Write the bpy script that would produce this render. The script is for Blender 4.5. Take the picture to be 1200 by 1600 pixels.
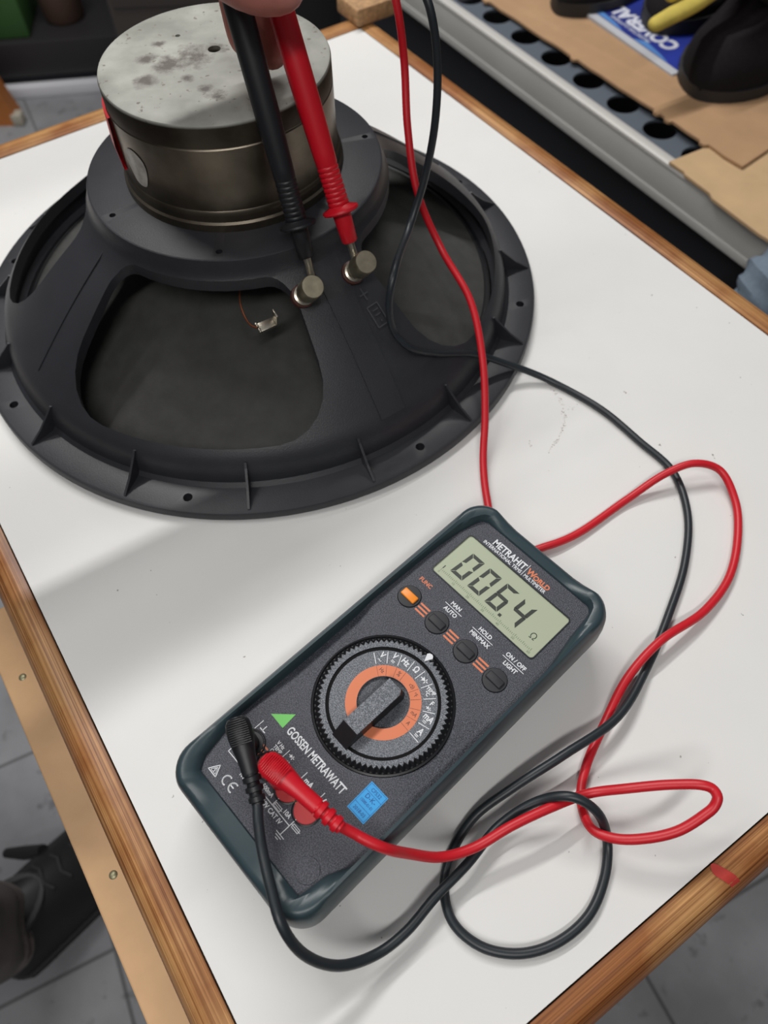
import bpy, bmesh, math, random
from mathutils import Vector, Matrix, noise
PI = math.pi
random.seed(4)
S = bpy.context.scene
COL = S.collection
for o in list(bpy.data.objects): bpy.data.objects.remove(o)

# ---------------------------------------------------------------- camera
cam_data = bpy.data.cameras.new('camera'); cam = bpy.data.objects.new('camera', cam_data); COL.objects.link(cam)
PITCH, ROLL = 1.01588519, -0.0358361
fwd = Vector((0, math.cos(PITCH), -math.sin(PITCH))); rt = Vector((1, 0, 0)); up = rt.cross(fwd)
rt2 = rt*math.cos(ROLL) + up*math.sin(ROLL); up2 = -rt*math.sin(ROLL) + up*math.cos(ROLL)
M = Matrix((rt2, up2, -fwd)).transposed().to_4x4(); M.translation = (0, 0, 0.372)
cam.matrix_world = M
cam_data.sensor_fit = 'VERTICAL'; cam_data.sensor_height = 32.0; cam_data.sensor_width = 24.0
cam_data.lens = 1174.57/1600*32.0
cam_data.clip_start = 0.01; cam_data.clip_end = 30
cam_data.dof.use_dof = True; cam_data.dof.focus_distance = 0.36; cam_data.dof.aperture_fstop = 8.5
S.camera = cam
# ---------------------------------------------------------------- world and lights
W = bpy.data.worlds.new('world'); S.world = W; W.use_nodes = True
wn = W.node_tree; wn.nodes.clear()
wo = wn.nodes.new('ShaderNodeOutputWorld'); wb = wn.nodes.new('ShaderNodeBackground')
tc = wn.nodes.new('ShaderNodeTexCoord'); sx = wn.nodes.new('ShaderNodeSeparateXYZ'); cr = wn.nodes.new('ShaderNodeValToRGB')
wn.links.new(tc.outputs['Generated'], sx.inputs[0]); wn.links.new(sx.outputs['Z'], cr.inputs[0])
cr.color_ramp.elements[0].position = 0.0; cr.color_ramp.elements[0].color = (.10, .098, .095, 1)
cr.color_ramp.elements[1].position = 0.7; cr.color_ramp.elements[1].color = (.60, .605, .62, 1)
wn.links.new(cr.outputs[0], wb.inputs['Color']); wb.inputs['Strength'].default_value = 0.34
wn.links.new(wb.outputs[0], wo.inputs[0])
def strip_light(name, loc, length, width, power, ang, color=(1, .985, .96)):
    l = bpy.data.lights.new(name, 'AREA'); l.shape = 'RECTANGLE'; l.size = length; l.size_y = width
    l.energy = power; l.color = color
    o = bpy.data.objects.new(name, l); COL.objects.link(o); o.location = loc; o.rotation_euler = (0, 0, ang)
    return o
TA = 0.56486807                      # table turn
strip_light('ceiling_lamp', (-0.30, 1.46, 1.75), 1.5, .06, 40, .50)
strip_light('ceiling_lamp', (-1.05, .45, 1.65), 1.3, .25, 12, TA)
strip_light('ceiling_lamp', (-0.15, -1.0, 1.75), 1.3, .20, 23, TA)
S.view_settings.view_transform = 'Standard'; S.view_settings.look = 'None'
S.view_settings.gamma = 1; S.view_settings.use_curve_mapping = False; S.view_settings.exposure = -0.22

# ---------------------------------------------------------------- helpers
def lin(c):
    f = lambda v: v/12.92 if v <= .04045 else ((v+.055)/1.055)**2.4
    return tuple(f(x/255) for x in c)
def mat(name, rgb, rough=.5, metal=0, noise_scale=None, noise_amt=.1, bump=0, bump_scale=400, spec=.5, coat=0):
    m = bpy.data.materials.new(name); m.use_nodes = True; t = m.node_tree; b = t.nodes['Principled BSDF']
    c = lin(rgb)
    b.inputs['Base Color'].default_value = (*c, 1); b.inputs['Roughness'].default_value = rough
    b.inputs['Metallic'].default_value = metal; b.inputs['Specular IOR Level'].default_value = spec
    b.inputs['Coat Weight'].default_value = coat
    tx = t.nodes.new('ShaderNodeTexCoord')
    if noise_scale:
        n = t.nodes.new('ShaderNodeTexNoise'); n.inputs['Scale'].default_value = noise_scale; n.inputs['Detail'].default_value = 6
        r = t.nodes.new('ShaderNodeValToRGB'); t.links.new(tx.outputs['Object'], n.inputs['Vector']); t.links.new(n.outputs['Fac'], r.inputs[0])
        r.color_ramp.elements[0].position = .3; r.color_ramp.elements[1].position = .7
        r.color_ramp.elements[0].color = (*[x*(1-noise_amt) for x in c], 1); r.color_ramp.elements[1].color = (*[min(1, x*(1+noise_amt)) for x in c], 1)
        t.links.new(r.outputs[0], b.inputs['Base Color'])
    if bump:
        n2 = t.nodes.new('ShaderNodeTexNoise'); n2.inputs['Scale'].default_value = bump_scale; n2.inputs['Detail'].default_value = 3
        bp = t.nodes.new('ShaderNodeBump'); bp.inputs['Strength'].default_value = bump; bp.inputs['Distance'].default_value = .0004
        t.links.new(tx.outputs['Object'], n2.inputs['Vector']); t.links.new(n2.outputs['Fac'], bp.inputs['Height']); t.links.new(bp.outputs[0], b.inputs['Normal'])
    return m
def link(name, me, m, parent=None):
    o = bpy.data.objects.new(name, me); COL.objects.link(o)
    if m is not None and not me.materials: me.materials.append(m)
    if parent: o.parent = parent
    return o
def tag(o, label=None, cat=None, group=None, kind=None):
    if label: o['label'] = label
    if cat: o['category'] = cat
    if group: o['group'] = group
    if kind: o['kind'] = kind
    return o
def thing(name, label, cat, loc=(0, 0, 0), rotz=0, group=None):
    o = bpy.data.objects.new(name, None); COL.objects.link(o); o.location = loc; o.rotation_euler = (0, 0, rotz)
    o.empty_display_size = .02
    return tag(o, label, cat, group)
def obj(name, bm, m, parent=None, smooth=True, angle=35):
    bmesh.ops.remove_doubles(bm, verts=bm.verts, dist=1e-7)
    bmesh.ops.recalc_face_normals(bm, faces=bm.faces)
    me = bpy.data.meshes.new(name); bm.to_mesh(me); bm.free()
    if smooth:
        for p in me.polygons: p.use_smooth = True
        me.set_sharp_from_angle(angle=math.radians(angle))
    return link(name, me, m, parent)
def add_box(bm, x0, x1, y0, y1, z0, z1, mtx=None, bev=0):
    r = bmesh.ops.create_cube(bm, size=1)
    vs = r['verts']
    for v in vs:
        v.co = Vector(((x0+x1)/2+v.co.x*(x1-x0), (y0+y1)/2+v.co.y*(y1-y0), (z0+z1)/2+v.co.z*(z1-z0)))
    if bev:
        es = set(e for v in vs for e in v.link_edges)
        g = bmesh.ops.bevel(bm, geom=list(es), offset=bev, segments=2, affect='EDGES', profile=.5)
        vs = list(set(v for f in g['faces'] for v in f.verts) | set(v for v in vs if v.is_valid))
    if mtx:
        for v in vs: v.co = mtx @ v.co
    return vs
def add_lathe(bm, prof, seg=64, mtx=None, cap=True, a0=0, a1=2*PI):
    full = abs(a1-a0-2*PI) < 1e-6
    n = seg if full else seg+1
    rings = []
    for r, z in prof:
        if r < 1e-7: rings.append([bm.verts.new((0, 0, z))]); continue
        rings.append([bm.verts.new((r*math.cos(a0+(a1-a0)*i/seg), r*math.sin(a0+(a1-a0)*i/seg), z)) for i in range(n)])
    for A, B in zip(rings, rings[1:]):
        for i in range(seg):
            j = (i+1) % n
            if len(A) == 1 and len(B) == 1: continue
            if len(A) == 1: bm.faces.new((A[0], B[i], B[j]))
            elif len(B) == 1: bm.faces.new((A[i], A[j], B[0]))
            else: bm.faces.new((A[i], A[j], B[j], B[i]))
    vs = [v for r in rings for v in r]
    if mtx:
        for v in vs: v.co = mtx @ v.co
    return vs
def catmull(pts, n=8):
    P = [Vector(p) for p in pts]; P = [P[0]*2-P[1]] + P + [P[-1]*2-P[-2]]; out = []
    for i in range(1, len(P)-2):
        p0, p1, p2, p3 = P[i-1:i+3]
        # centripetal
        t01 = max((p1-p0).length, 1e-6)**.5; t12 = max((p2-p1).length, 1e-6)**.5; t23 = max((p3-p2).length, 1e-6)**.5
        m1 = (p2-p1) + t12*((p1-p0)/t01 - (p2-p0)/(t01+t12)); m2 = (p2-p1) + t12*((p3-p2)/t23 - (p3-p1)/(t12+t23))
        for k in range(n):
            t = k/n
            out.append((2*t**3-3*t*t+1)*p1 + (t**3-2*t*t+t)*m1 + (-2*t**3+3*t*t)*p2 + (t**3-t*t)*m2)
    out.append(P[-2]); return out
def add_tube(bm, pts, rad, seg=12, closed_ends=True, flat=1.0, refup=None):
    P = [Vector(p) for p in pts]; R = rad if isinstance(rad, (list, tuple)) else [rad]*len(P)
    t0 = (P[1]-P[0]).normalized(); u = t0.orthogonal().normalized() if refup is None else (refup - t0*refup.dot(t0)).normalized()
    rings = []; tp = t0
    for i, p in enumerate(P):
        t = (P[min(i+1, len(P)-1)]-P[max(i-1, 0)]).normalized()
        u = (tp.rotation_difference(t) @ u).normalized(); u = (u - t*u.dot(t)).normalized(); w = t.cross(u); tp = t
        rings.append([bm.verts.new(p + R[i]*(flat*u*math.cos(2*PI*k/seg) + w*math.sin(2*PI*k/seg))) for k in range(seg)])
    for A, B in zip(rings, rings[1:]):
        for k in range(seg): bm.faces.new((A[k], A[(k+1) % seg], B[(k+1) % seg], B[k]))
    if closed_ends:
        bm.faces.new(rings[0][::-1]); bm.faces.new(rings[-1])
    return rings
def add_prism(bm, poly, z0, z1, mtx=None):
    a = [bm.verts.new((x, y, z0)) for x, y in poly]; b = [bm.verts.new((x, y, z1)) for x, y in poly]
    n = len(poly)
    bm.faces.new(a[::-1]); bm.faces.new(b)
    for i in range(n): bm.faces.new((a[i], a[(i+1) % n], b[(i+1) % n], b[i]))
    if mtx:
        for v in a+b: v.co = mtx @ v.co
def evaluated(o):
    dg = bpy.context.evaluated_depsgraph_get(); dg.update()
    me = bpy.data.meshes.new_from_object(o.evaluated_get(dg))
    o.modifiers.clear(); old = o.data; o.data = me
    return o
def boolean(o, cutter_bm, solver='EXACT'):
    bmesh.ops.recalc_face_normals(cutter_bm, faces=cutter_bm.faces)
    me = bpy.data.meshes.new('cut'); cutter_bm.to_mesh(me); cutter_bm.free()
    c = bpy.data.objects.new('cut', me); COL.objects.link(c)
    c.parent = o.parent; c.matrix_parent_inverse = o.matrix_parent_inverse; c.location = o.location
    md = o.modifiers.new('b', 'BOOLEAN'); md.object = c; md.operation = 'DIFFERENCE'; md.solver = solver
    bpy.context.view_layer.update(); evaluated(o)
    bpy.data.objects.remove(c)
    for p in o.data.polygons: p.use_smooth = True
    o.data.set_sharp_from_angle(angle=math.radians(32))
def rot_to(d, origin):
    q = Vector((0, 0, 1)).rotation_difference(Vector(d).normalized()); m = q.to_matrix().to_4x4(); m.translation = origin; return m
def add_text(bm, s, x, y, size, z, sx=1.0, align='CENTER', rot=0, bold=0.0, extrude=.00005, mtx=None):
    cu = bpy.data.curves.new('t', 'FONT'); cu.body = s; cu.size = size; cu.align_x = align; cu.align_y = 'CENTER'
    cu.offset = bold*1.15; cu.extrude = extrude; cu.resolution_u = 3
    o = bpy.data.objects.new('t', cu); COL.objects.link(o); bpy.context.view_layer.update()
    dg = bpy.context.evaluated_depsgraph_get(); me = bpy.data.meshes.new_from_object(o.evaluated_get(dg))
    b2 = bmesh.new(); b2.from_mesh(me)
    c, si = math.cos(rot), math.sin(rot)
    for v in b2.verts:
        px, py = v.co.x*sx, v.co.y
        v.co = Vector((x+px*c-py*si, y+px*si+py*c, z+v.co.z))
        if mtx: v.co = mtx @ v.co
    m2 = bpy.data.meshes.new('t2'); b2.to_mesh(m2); b2.free(); bm.from_mesh(m2)
    bpy.data.objects.remove(o); bpy.data.meshes.remove(m2); bpy.data.meshes.remove(me)
def add_stroke(bm, pts, w, z, h=.0001, mtx=None):
    for (x0, y0), (x1, y1) in zip(pts, pts[1:]):
        d = Vector((x1-x0, y1-y0)); L = d.length; d /= L; n = Vector((-d.y, d.x))*w/2; e = d*w*.2
        poly = [(x0-e.x+n.x, y0-e.y+n.y), (x0-e.x-n.x, y0-e.y-n.y), (x1+e.x-n.x, y1+e.y-n.y), (x1+e.x+n.x, y1+e.y+n.y)]
        add_prism(bm, poly[::-1] if False else poly, z, z+h, mtx)

# ---------------------------------------------------------------- materials
def wood_mat(name, base, dark, along):
    m = bpy.data.materials.new(name); m.use_nodes = True; t = m.node_tree; b = t.nodes['Principled BSDF']
    b.inputs['Roughness'].default_value = .38; b.inputs['Specular IOR Level'].default_value = .45
    tx = t.nodes.new('ShaderNodeTexCoord'); mp = t.nodes.new('ShaderNodeMapping')
    mp.inputs['Scale'].default_value = (5, 900, 900) if along == 'X' else (900, 5, 900)
    n = t.nodes.new('ShaderNodeTexNoise'); n.inputs['Scale'].default_value = 1.0; n.inputs['Detail'].default_value = 4; n.inputs['Roughness'].default_value = .6
    r = t.nodes.new('ShaderNodeValToRGB'); r.color_ramp.elements[0].position = .36; r.color_ramp.elements[1].position = .62
    r.color_ramp.elements[0].color = (*lin(dark), 1); r.color_ramp.elements[1].color = (*lin(base), 1)
    n2 = t.nodes.new('ShaderNodeTexNoise'); n2.inputs['Scale'].default_value = 14; n2.inputs['Detail'].default_value = 5
    r2 = t.nodes.new('ShaderNodeValToRGB'); r2.color_ramp.elements[0].position = .41; r2.color_ramp.elements[1].position = .55
    r2.color_ramp.elements[0].color = (.58, .38, .27, 1); r2.color_ramp.elements[1].color = (1, 1, 1, 1)
    mx = t.nodes.new('ShaderNodeMix'); mx.data_type = 'RGBA'; mx.blend_type = 'MULTIPLY'; mx.inputs[0].default_value = .85
    t.links.new(tx.outputs['Object'], mp.inputs[0]); t.links.new(mp.outputs[0], n.inputs['Vector']); t.links.new(n.outputs['Fac'], r.inputs[0])
    t.links.new(tx.outputs['Object'], n2.inputs['Vector']); t.links.new(n2.outputs['Fac'], r2.inputs[0])
    t.links.new(r.outputs[0], mx.inputs[6]); t.links.new(r2.outputs[0], mx.inputs[7]); t.links.new(mx.outputs[2], b.inputs['Base Color'])
    bp = t.nodes.new('ShaderNodeBump'); bp.inputs['Strength'].default_value = .25; bp.inputs['Distance'].default_value = .0004
    t.links.new(n.outputs['Fac'], bp.inputs['Height']); t.links.new(bp.outputs[0], b.inputs['Normal'])
    return m
def laminate_mat():
    m = mat('white_laminate', (218, 217, 215), .5, noise_scale=30, noise_amt=.012, bump=.06, bump_scale=900, spec=.4)
    t = m.node_tree; b = t.nodes['Principled BSDF']
    # scuff marks of their own shape
    tx = t.nodes.new('ShaderNodeTexCoord')
    n = t.nodes.new('ShaderNodeTexNoise'); n.inputs['Scale'].default_value = 260; n.inputs['Detail'].default_value = 2
    r = t.nodes.new('ShaderNodeValToRGB'); r.color_ramp.elements[0].position = .755; r.color_ramp.elements[1].position = .79
    mx = t.nodes.new('ShaderNodeMix'); mx.data_type = 'RGBA'; mx.inputs[7].default_value = (*lin((150, 146, 145)), 1)
    src = b.inputs['Base Color'].links[0].from_socket
    t.links.new(tx.outputs['Object'], n.inputs['Vector']); t.links.new(n.outputs['Fac'], r.inputs[0]); t.links.new(r.outputs[0], mx.inputs[0])
    t.links.new(src, mx.inputs[6]); t.links.new(mx.outputs[2], b.inputs['Base Color'])
    return m
M_LAM = laminate_mat()
M_WOODX = wood_mat('oak_edging_long', (196, 148, 96), (126, 80, 42), 'X')
M_WOODY = wood_mat('oak_edging_cross', (196, 148, 96), (126, 80, 42), 'Y')
M_BOARD = mat('light_board', (196, 158, 118), .6, noise_scale=22, noise_amt=.14)
M_SCREW = mat('brass_screw', (150, 146, 118), .45, .8)
M_DARKEDGE = mat('dark_seam', (62, 50, 42), .7)
M_BASKET = mat('basket_casting', (42, 43, 48), .42, bump=.25, bump_scale=1500, noise_scale=60, noise_amt=.08)
M_CONE = mat('paper_cone', (60, 60, 58), .85, noise_scale=90, noise_amt=.16, bump=.5, bump_scale=700)
M_STEEL = mat('bright_steel', (190, 184, 170), .32, 1, noise_scale=200, noise_amt=.12)
M_NICKEL = mat('nickel_cap', (172, 164, 142), .42, 1, noise_scale=300, noise_amt=.10)
M_COPPER = mat('copper_strip', (150, 92, 66), .4, 1)
M_BROWNPL = mat('brown_insulator', (74, 40, 30), .5)
M_RED = mat('red_rubber', (196, 22, 36), .42, bump=.05, bump_scale=800)
M_REDDK = mat('red_plastic_probe', (200, 14, 34), .4, bump=.04, bump_scale=900)
M_BLK = mat('black_rubber', (22, 24, 28), .45)
M_BLKW = mat('black_wire', (32, 38, 43), .42)
M_HOLST = mat('holster_rubber', (46, 62, 68), .36, noise_scale=40, noise_amt=.06, bump=.08, bump_scale=2500)
def face_mat(name, rgb, fleck):
    m = mat(name, rgb, .5, bump=.8, bump_scale=2200)
    t = m.node_tree; b = t.nodes['Principled BSDF']
    tx = t.nodes.new('ShaderNodeTexCoord'); n = t.nodes.new('ShaderNodeTexNoise'); n.inputs['Scale'].default_value = 2300; n.inputs['Detail'].default_value = 2
    r = t.nodes.new('ShaderNodeValToRGB'); r.color_ramp.elements[0].position = .40; r.color_ramp.elements[1].position = .72
    c = lin(rgb); r.color_ramp.elements[0].color = (*[x*.72 for x in c], 1); r.color_ramp.elements[1].color = (*lin(fleck), 1)
    t.links.new(tx.outputs['Object'], n.inputs['Vector']); t.links.new(n.outputs['Fac'], r.inputs[0]); t.links.new(r.outputs[0], b.inputs['Base Color'])
    return m
M_FACE = face_mat('meter_face', (47, 49, 57), (98, 100, 111))
M_DIALG = face_mat('dial_grey', (84, 89, 96), (150, 154, 162))
M_BLKPL = mat('black_plastic', (24, 25, 28), .38)
M_BTN = mat('button_rubber', (40, 41, 45), .6, noise_scale=400, noise_amt=.1)
M_ORANGE = mat('orange_button_plastic', (240, 140, 38), .4)
M_PORANGE = mat('orange_print', (214, 122, 84), .55)
M_PWHITE = mat('white_print', (218, 220, 224), .5)
M_PDARK = mat('dark_print', (70, 52, 52), .6)
M_LCD = mat('lcd_glass', (170, 178, 154), .25, spec=.5, noise_scale=30, noise_amt=.015)
M_SEG = mat('lcd_segment', (44, 50, 44), .5)
M_SEGL = mat('lcd_scale_faint', (112, 120, 98), .5)
M_STICK = mat('blue_sticker', (52, 156, 220), .5)
M_STICKD = mat('sticker_ink', (16, 70, 140), .5)
M_GREEN = mat('green_print', (104, 186, 90), .5)
M_SOCK = mat('red_socket_plug', (186, 60, 62), .45)
M_SKIN = None

# ---------------------------------------------------------------- structure: floor and far wall
def floor_mat():
    m = mat('grey_paving', (132, 133, 136), .75, noise_scale=9, noise_amt=.22, bump=.3, bump_scale=60)
    t = m.node_tree; b = t.nodes['Principled BSDF']; src = b.inputs['Base Color'].links[0].from_socket
    tx = t.nodes.new('ShaderNodeTexCoord'); mp = t.nodes.new('ShaderNodeMapping'); mp.inputs['Rotation'].default_value = (0, 0, math.radians(-24)); mp.inputs['Location'].default_value = (.02, .11, 0)
    br = t.nodes.new('ShaderNodeTexBrick'); br.offset = 0; br.inputs['Scale'].default_value = 1; br.inputs['Brick Width'].default_value = .3; br.inputs['Row Height'].default_value = .3
    br.inputs['Mortar Size'].default_value = .0035; br.inputs['Mortar Smooth'].default_value = .6
    br.inputs['Color1'].default_value = (1, 1, 1, 1); br.inputs['Color2'].default_value = (.86, .86, .88, 1); br.inputs['Mortar'].default_value = (.42, .42, .42, 1)
    mx = t.nodes.new('ShaderNodeMix'); mx.data_type = 'RGBA'; mx.blend_type = 'MULTIPLY'; mx.inputs[0].default_value = 1
    n = t.nodes.new('ShaderNodeTexNoise'); n.inputs['Scale'].default_value = 34; n.inputs['Detail'].default_value = 4
    r = t.nodes.new('ShaderNodeValToRGB'); r.color_ramp.elements[0].position = .30; r.color_ramp.elements[1].position = .40; r.color_ramp.elements[0].color = (.5, .5, .5, 1)
    mx2 = t.nodes.new('ShaderNodeMix'); mx2.data_type = 'RGBA'; mx2.blend_type = 'MULTIPLY'; mx2.inputs[0].default_value = .8
    t.links.new(tx.outputs['Object'], mp.inputs[0]); t.links.new(mp.outputs[0], br.inputs['Vector'])
    t.links.new(src, mx.inputs[6]); t.links.new(br.outputs['Color'], mx.inputs[7])
    t.links.new(tx.outputs['Object'], n.inputs['Vector']); t.links.new(n.outputs['Fac'], r.inputs[0])
    t.links.new(mx.outputs[2], mx2.inputs[6]); t.links.new(r.outputs[0], mx2.inputs[7]); t.links.new(mx2.outputs[2], b.inputs['Base Color'])
    return m
FZ = -.75
bm = bmesh.new(); add_box(bm, -3.5, 3.5, -2.5, 4.7, FZ-.05, FZ)
tag(obj('floor', bm, floor_mat(), smooth=False), kind='structure')
bm = bmesh.new(); add_box(bm, -3.5, 3.5, 4.6, 4.7, FZ, 1.9)
tag(obj('wall_back', bm, mat('dark_wall', (70, 66, 64), .9), smooth=False), kind='structure')

# ---------------------------------------------------------------- table
U0, U1, V0, V1 = -.0649, .4135, -.04185, .6641
table = thing('work_table', 'white laminate work table with rounded oak edging under the loudspeaker and meter', 'table', (0, 0, FZ), TA)
# children are written in world height, shifted by the table's base
def tz(z): return z-FZ
bm = bmesh.new(); add_box(bm, U0, U1, V0, V1, tz(-.028), tz(0))
obj('tabletop', bm, M_LAM, table, smooth=False)
def edging(bm, p0, p1, inward, w, m0, m1):
    # profile: u outward, z ; p0,p1 along the inner line ; mitred ends
    d = (Vector(p1)-Vector(p0)); L = d.length; d.normalize(); out = Vector(inward)
    prof = [(0, -.032), (0, .0004), (w*.25, .0012)]
    for k in range(9):
        a = PI/2-PI*k/8
        prof.append((w-.011+.011*math.cos(a) if True else 0, -.0135+.0147*math.sin(a)))
    prof.append((w*.5, -.032))
    A, B = [], []
    for u, z in prof:
        A.append(bm.verts.new((p0[0]+out.x*u-d.x*u*m0, p0[1]+out.y*u-d.y*u*m0, tz(z))))
        B.append(bm.verts.new((p1[0]+out.x*u+d.x*u*m1, p1[1]+out.y*u+d.y*u*m1, tz(z))))
    n = len(prof)
    for i in range(n): bm.faces.new((A[i], A[(i+1) % n], B[(i+1) % n], B[i]))
    bm.faces.new(A[::-1]); bm.faces.new(B)
g = .0008
for p0, p1, out, w, mm, ra, rb in (((U0-g, V0), (U0-g, V1), (-1, 0), .0178, M_WOODY, 1, 1), ((U1+g, V0), (U1+g, V1), (1, 0), .021, M_WOODY, 1, 1),
                           ((U0, V0-g), (U1, V0-g), (0, -1), .0168, M_WOODX, 1, 1), ((U0, V1+g), (U1, V1+g), (0, 1), .026, M_WOODX, 1, 1)):
    bm = bmesh.new(); edging(bm, p0, p1, out, w, ra, rb); obj('wood_edging', bm, mm, table, angle=50)
# red paint mark on the near edging
bm = bmesh.new()
def edge_z(u, w=.0168):
    c = w-.011
    return .0012 if u < c else -.0135+.0147*math.sqrt(max(0, 1-((u-c)/.011)**2))
rows = []
for i in range(5):
    row = []
    for k in range(24):
        a = 2*PI*k/24; q = (i+.001)/4
        p = (.0072*math.cos(a)*(1+.10*math.sin(3*a))*q, .0033*math.sin(a)*(1+.25*math.cos(2*a))*q)
        ca, sa = math.cos(-1.13), math.sin((-1.13))
        x, y = .1412+p[0]*ca-p[1]*sa, -.0494+p[0]*sa+p[1]*ca
        row.append(bm.verts.new((x, y, tz(edge_z(V0-y)+.0005))))
    rows.append(row)
for A, B in zip(rows, rows[1:]):
    for k in range(24): bm.faces.new((A[k], A[(k+1) % 24], B[(k+1) % 24], B[k]))
o = obj('paint_mark', bm, mat('red_paint_smear', (176, 52, 44), .6), table); o['label'] = 'red paint smear on the oak edging'
bm = bmesh.new(); add_box(bm, -.1115, .36, -.03, .306, tz(-.078), tz(-.060), bev=.0015)
lb = obj('lower_board', bm, M_BOARD, table, angle=50)
for u, v in ((-.1005, .2535), (-.0985, .122)):
    bm = bmesh.new(); add_lathe(bm, [(0, tz(-.0592)), (.0016, tz(-.0594)), (.0023, tz(-.0600)), (.0023, tz(-.0605))], 20, Matrix.Translation((u, v, 0)))
    obj('screw', bm, M_SCREW, lb)
bm = bmesh.new(); add_box(bm, U0+.02, U1-.02, V0+.02, V1-.02, tz(-.060), tz(-.0285)); obj('frame', bm, M_BOARD, table, smooth=False)
for u, v in ((U0+.05, V0+.05), (U1-.05, V0+.05), (U1-.05, V1-.05), (U0+.05, V1-.05)):
    bm = bmesh.new(); add_box(bm, u-.02, u+.02, v-.02, v+.02, 0, tz(-.060) if v > .3 else tz(-.078)); obj('leg', bm, M_WOODX, table, smooth=False)
# scuffs on the laminate: a curved scrape and short ticks
M_SCUFF = mat('scuff_dirt', (168, 156, 152), .8)
def scuff(pts, w):
    bm = bmesh.new()
    for i in range(len(pts)-1):
        (x0, y0), (x1, y1) = pts[i], pts[i+1]
        for k in range(26 if len(pts) > 3 else 7):
            t = random.random(); px = x0+(x1-x0)*t+random.gauss(0, w*.5); py = y0+(y1-y0)*t+random.gauss(0, w*.5); s = random.uniform(.0001, .0004)
            add_prism(bm, [(px-s, py-s*.6), (px+s, py-s), (px+s*.7, py+s), (px-s*.5, py+s*.7)], tz(0.00002), tz(.00008))
    obj('scuff_mark', bm, M_SCUFF, table, smooth=False)
for pts, w in (([(0.2648,0.2100),(0.2628,0.1997),(0.2558,0.1874),(0.2445,0.1787),(0.2300,0.1739)], .0012), ([(0.2258,0.1869),(0.2236,0.1825)], .0007), ([(0.2871,0.1394),(0.2893,0.1378)], .0007), ([(0.3096,0.1154),(0.3084,0.1116)], .0004), ([(0.3008,0.1821),(0.3019,0.1774)], .0004), ([(0.2619,0.1913),(0.2679,0.1909)], .0014)):
    scuff([(x*1.0, y) for x, y in pts], w)

# ---------------------------------------------------------------- loudspeaker
SPX, SPY = -.082, .4205
spk = thing('loudspeaker', 'large black loudspeaker driver lying face down with a round steel magnet', 'loudspeaker', (SPX, SPY, 0))
D2R = PI/180
def conez(r):
    pts = [(.0885, .0905), (.163, .0300), (.168, .0245), (.1712, .0195), (.1735, .013), (.1765, .008), (.1925, .0078)]
    for (a, za), (b, zb) in zip(pts, pts[1:]):
        if r <= b: return za+(zb-za)*max(0, (r-a))/(b-a)
    return .0078
bm = bmesh.new()
prof = [(.040, .100), (.0874, .100), (.0884, .0994), (.0892, .0975), (.0900, .0940), (.0915, .0905), (.0930, .0885)]
for k in range(1, 13):
    r = .0935+(.163-.0935)*k/12; prof.append((r, conez(r)+.0022*math.sin(PI*k/12)))
prof += [(.166, .0272), (.1688, .0235), (.1706, .0195), (.1716, .015), (.1726, .0105), (.1750, .0082), (.1905, .0078), (.1922, .0072), (.1928, .0060), (.1928, .0016), (.1918, .0004)]
prof += [(.162, .0004), (.1615, .006), (.1665, .0105), (.166, .018), (.160, .0250), (.088, .0860), (.060, .090), (.040, .090), (.040, .100)]
add_lathe(bm, prof, 144)
bask = obj('basket', bm, M_BASKET, spk)
cut = bmesh.new()
def rounded_window(cx_deg, half, r0, r1, c0, c1):
    # outline in polar space with rounded corners, straight radial sides
    pts = []
    def corner(r, a, cr, sr, sa):   # centre of the corner and quarter of arc
        rc = r - sr*cr; ac = a - sa*cr/rc
        for k in range(7):
            t = PI/2*k/6
            if sr*sa > 0: u, v = math.cos(t), math.sin(t)
            else: u, v = math.sin(t), math.cos(t)
            pts.append((rc+sr*cr*u, ac+sa*cr*v/rc))
    h = half*D2R
    corner(r1, h, c1, 1, 1)
    corner(r0, h, c0, -1, 1)
    corner(r0, -h, c0, -1, -1)
    corner(r1, -h, c1, 1, -1)
    # densify arcs
    out = []
    n = len(pts)
    for i in range(n):
        (ra, aa), (rb, ab) = pts[i], pts[(i+1) % n]
        out.append((ra, aa))
        if abs(ab-aa) > .12:
            for k in range(1, 10): out.append((ra+(rb-ra)*k/10, aa+(ab-aa)*k/10))
    return [(r*math.cos(a+cx_deg*D2R), r*math.sin(a+cx_deg*D2R)) for r, a in out]
WIN = [-100.5+90*k for k in range(4)]
for c in WIN:
    add_prism(cut, rounded_window(c, 31.8, .0925, .1632, .015, .030), -.02, .0995)
boolean(bask, cut)
cut = bmesh.new()
for k in range(8):
    a = (-99.9+45*k)*D2R; add_lathe(cut, [(0, -.01), (.0028, -.01), (.0028, .02), (0, .02)], 20, Matrix.Translation((.1828*math.cos(a), .1828*math.sin(a), 0)))
for a in (-145, -92, -40, 15, 70, 125):
    add_lathe(cut, [(0, .095), (.0019, .095), (.0019, .11), (0, .11)], 16, Matrix.Translation((.0812*math.cos(a*D2R), .0812*math.sin(a*D2R), 0)))
boolean(bask, cut)
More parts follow.
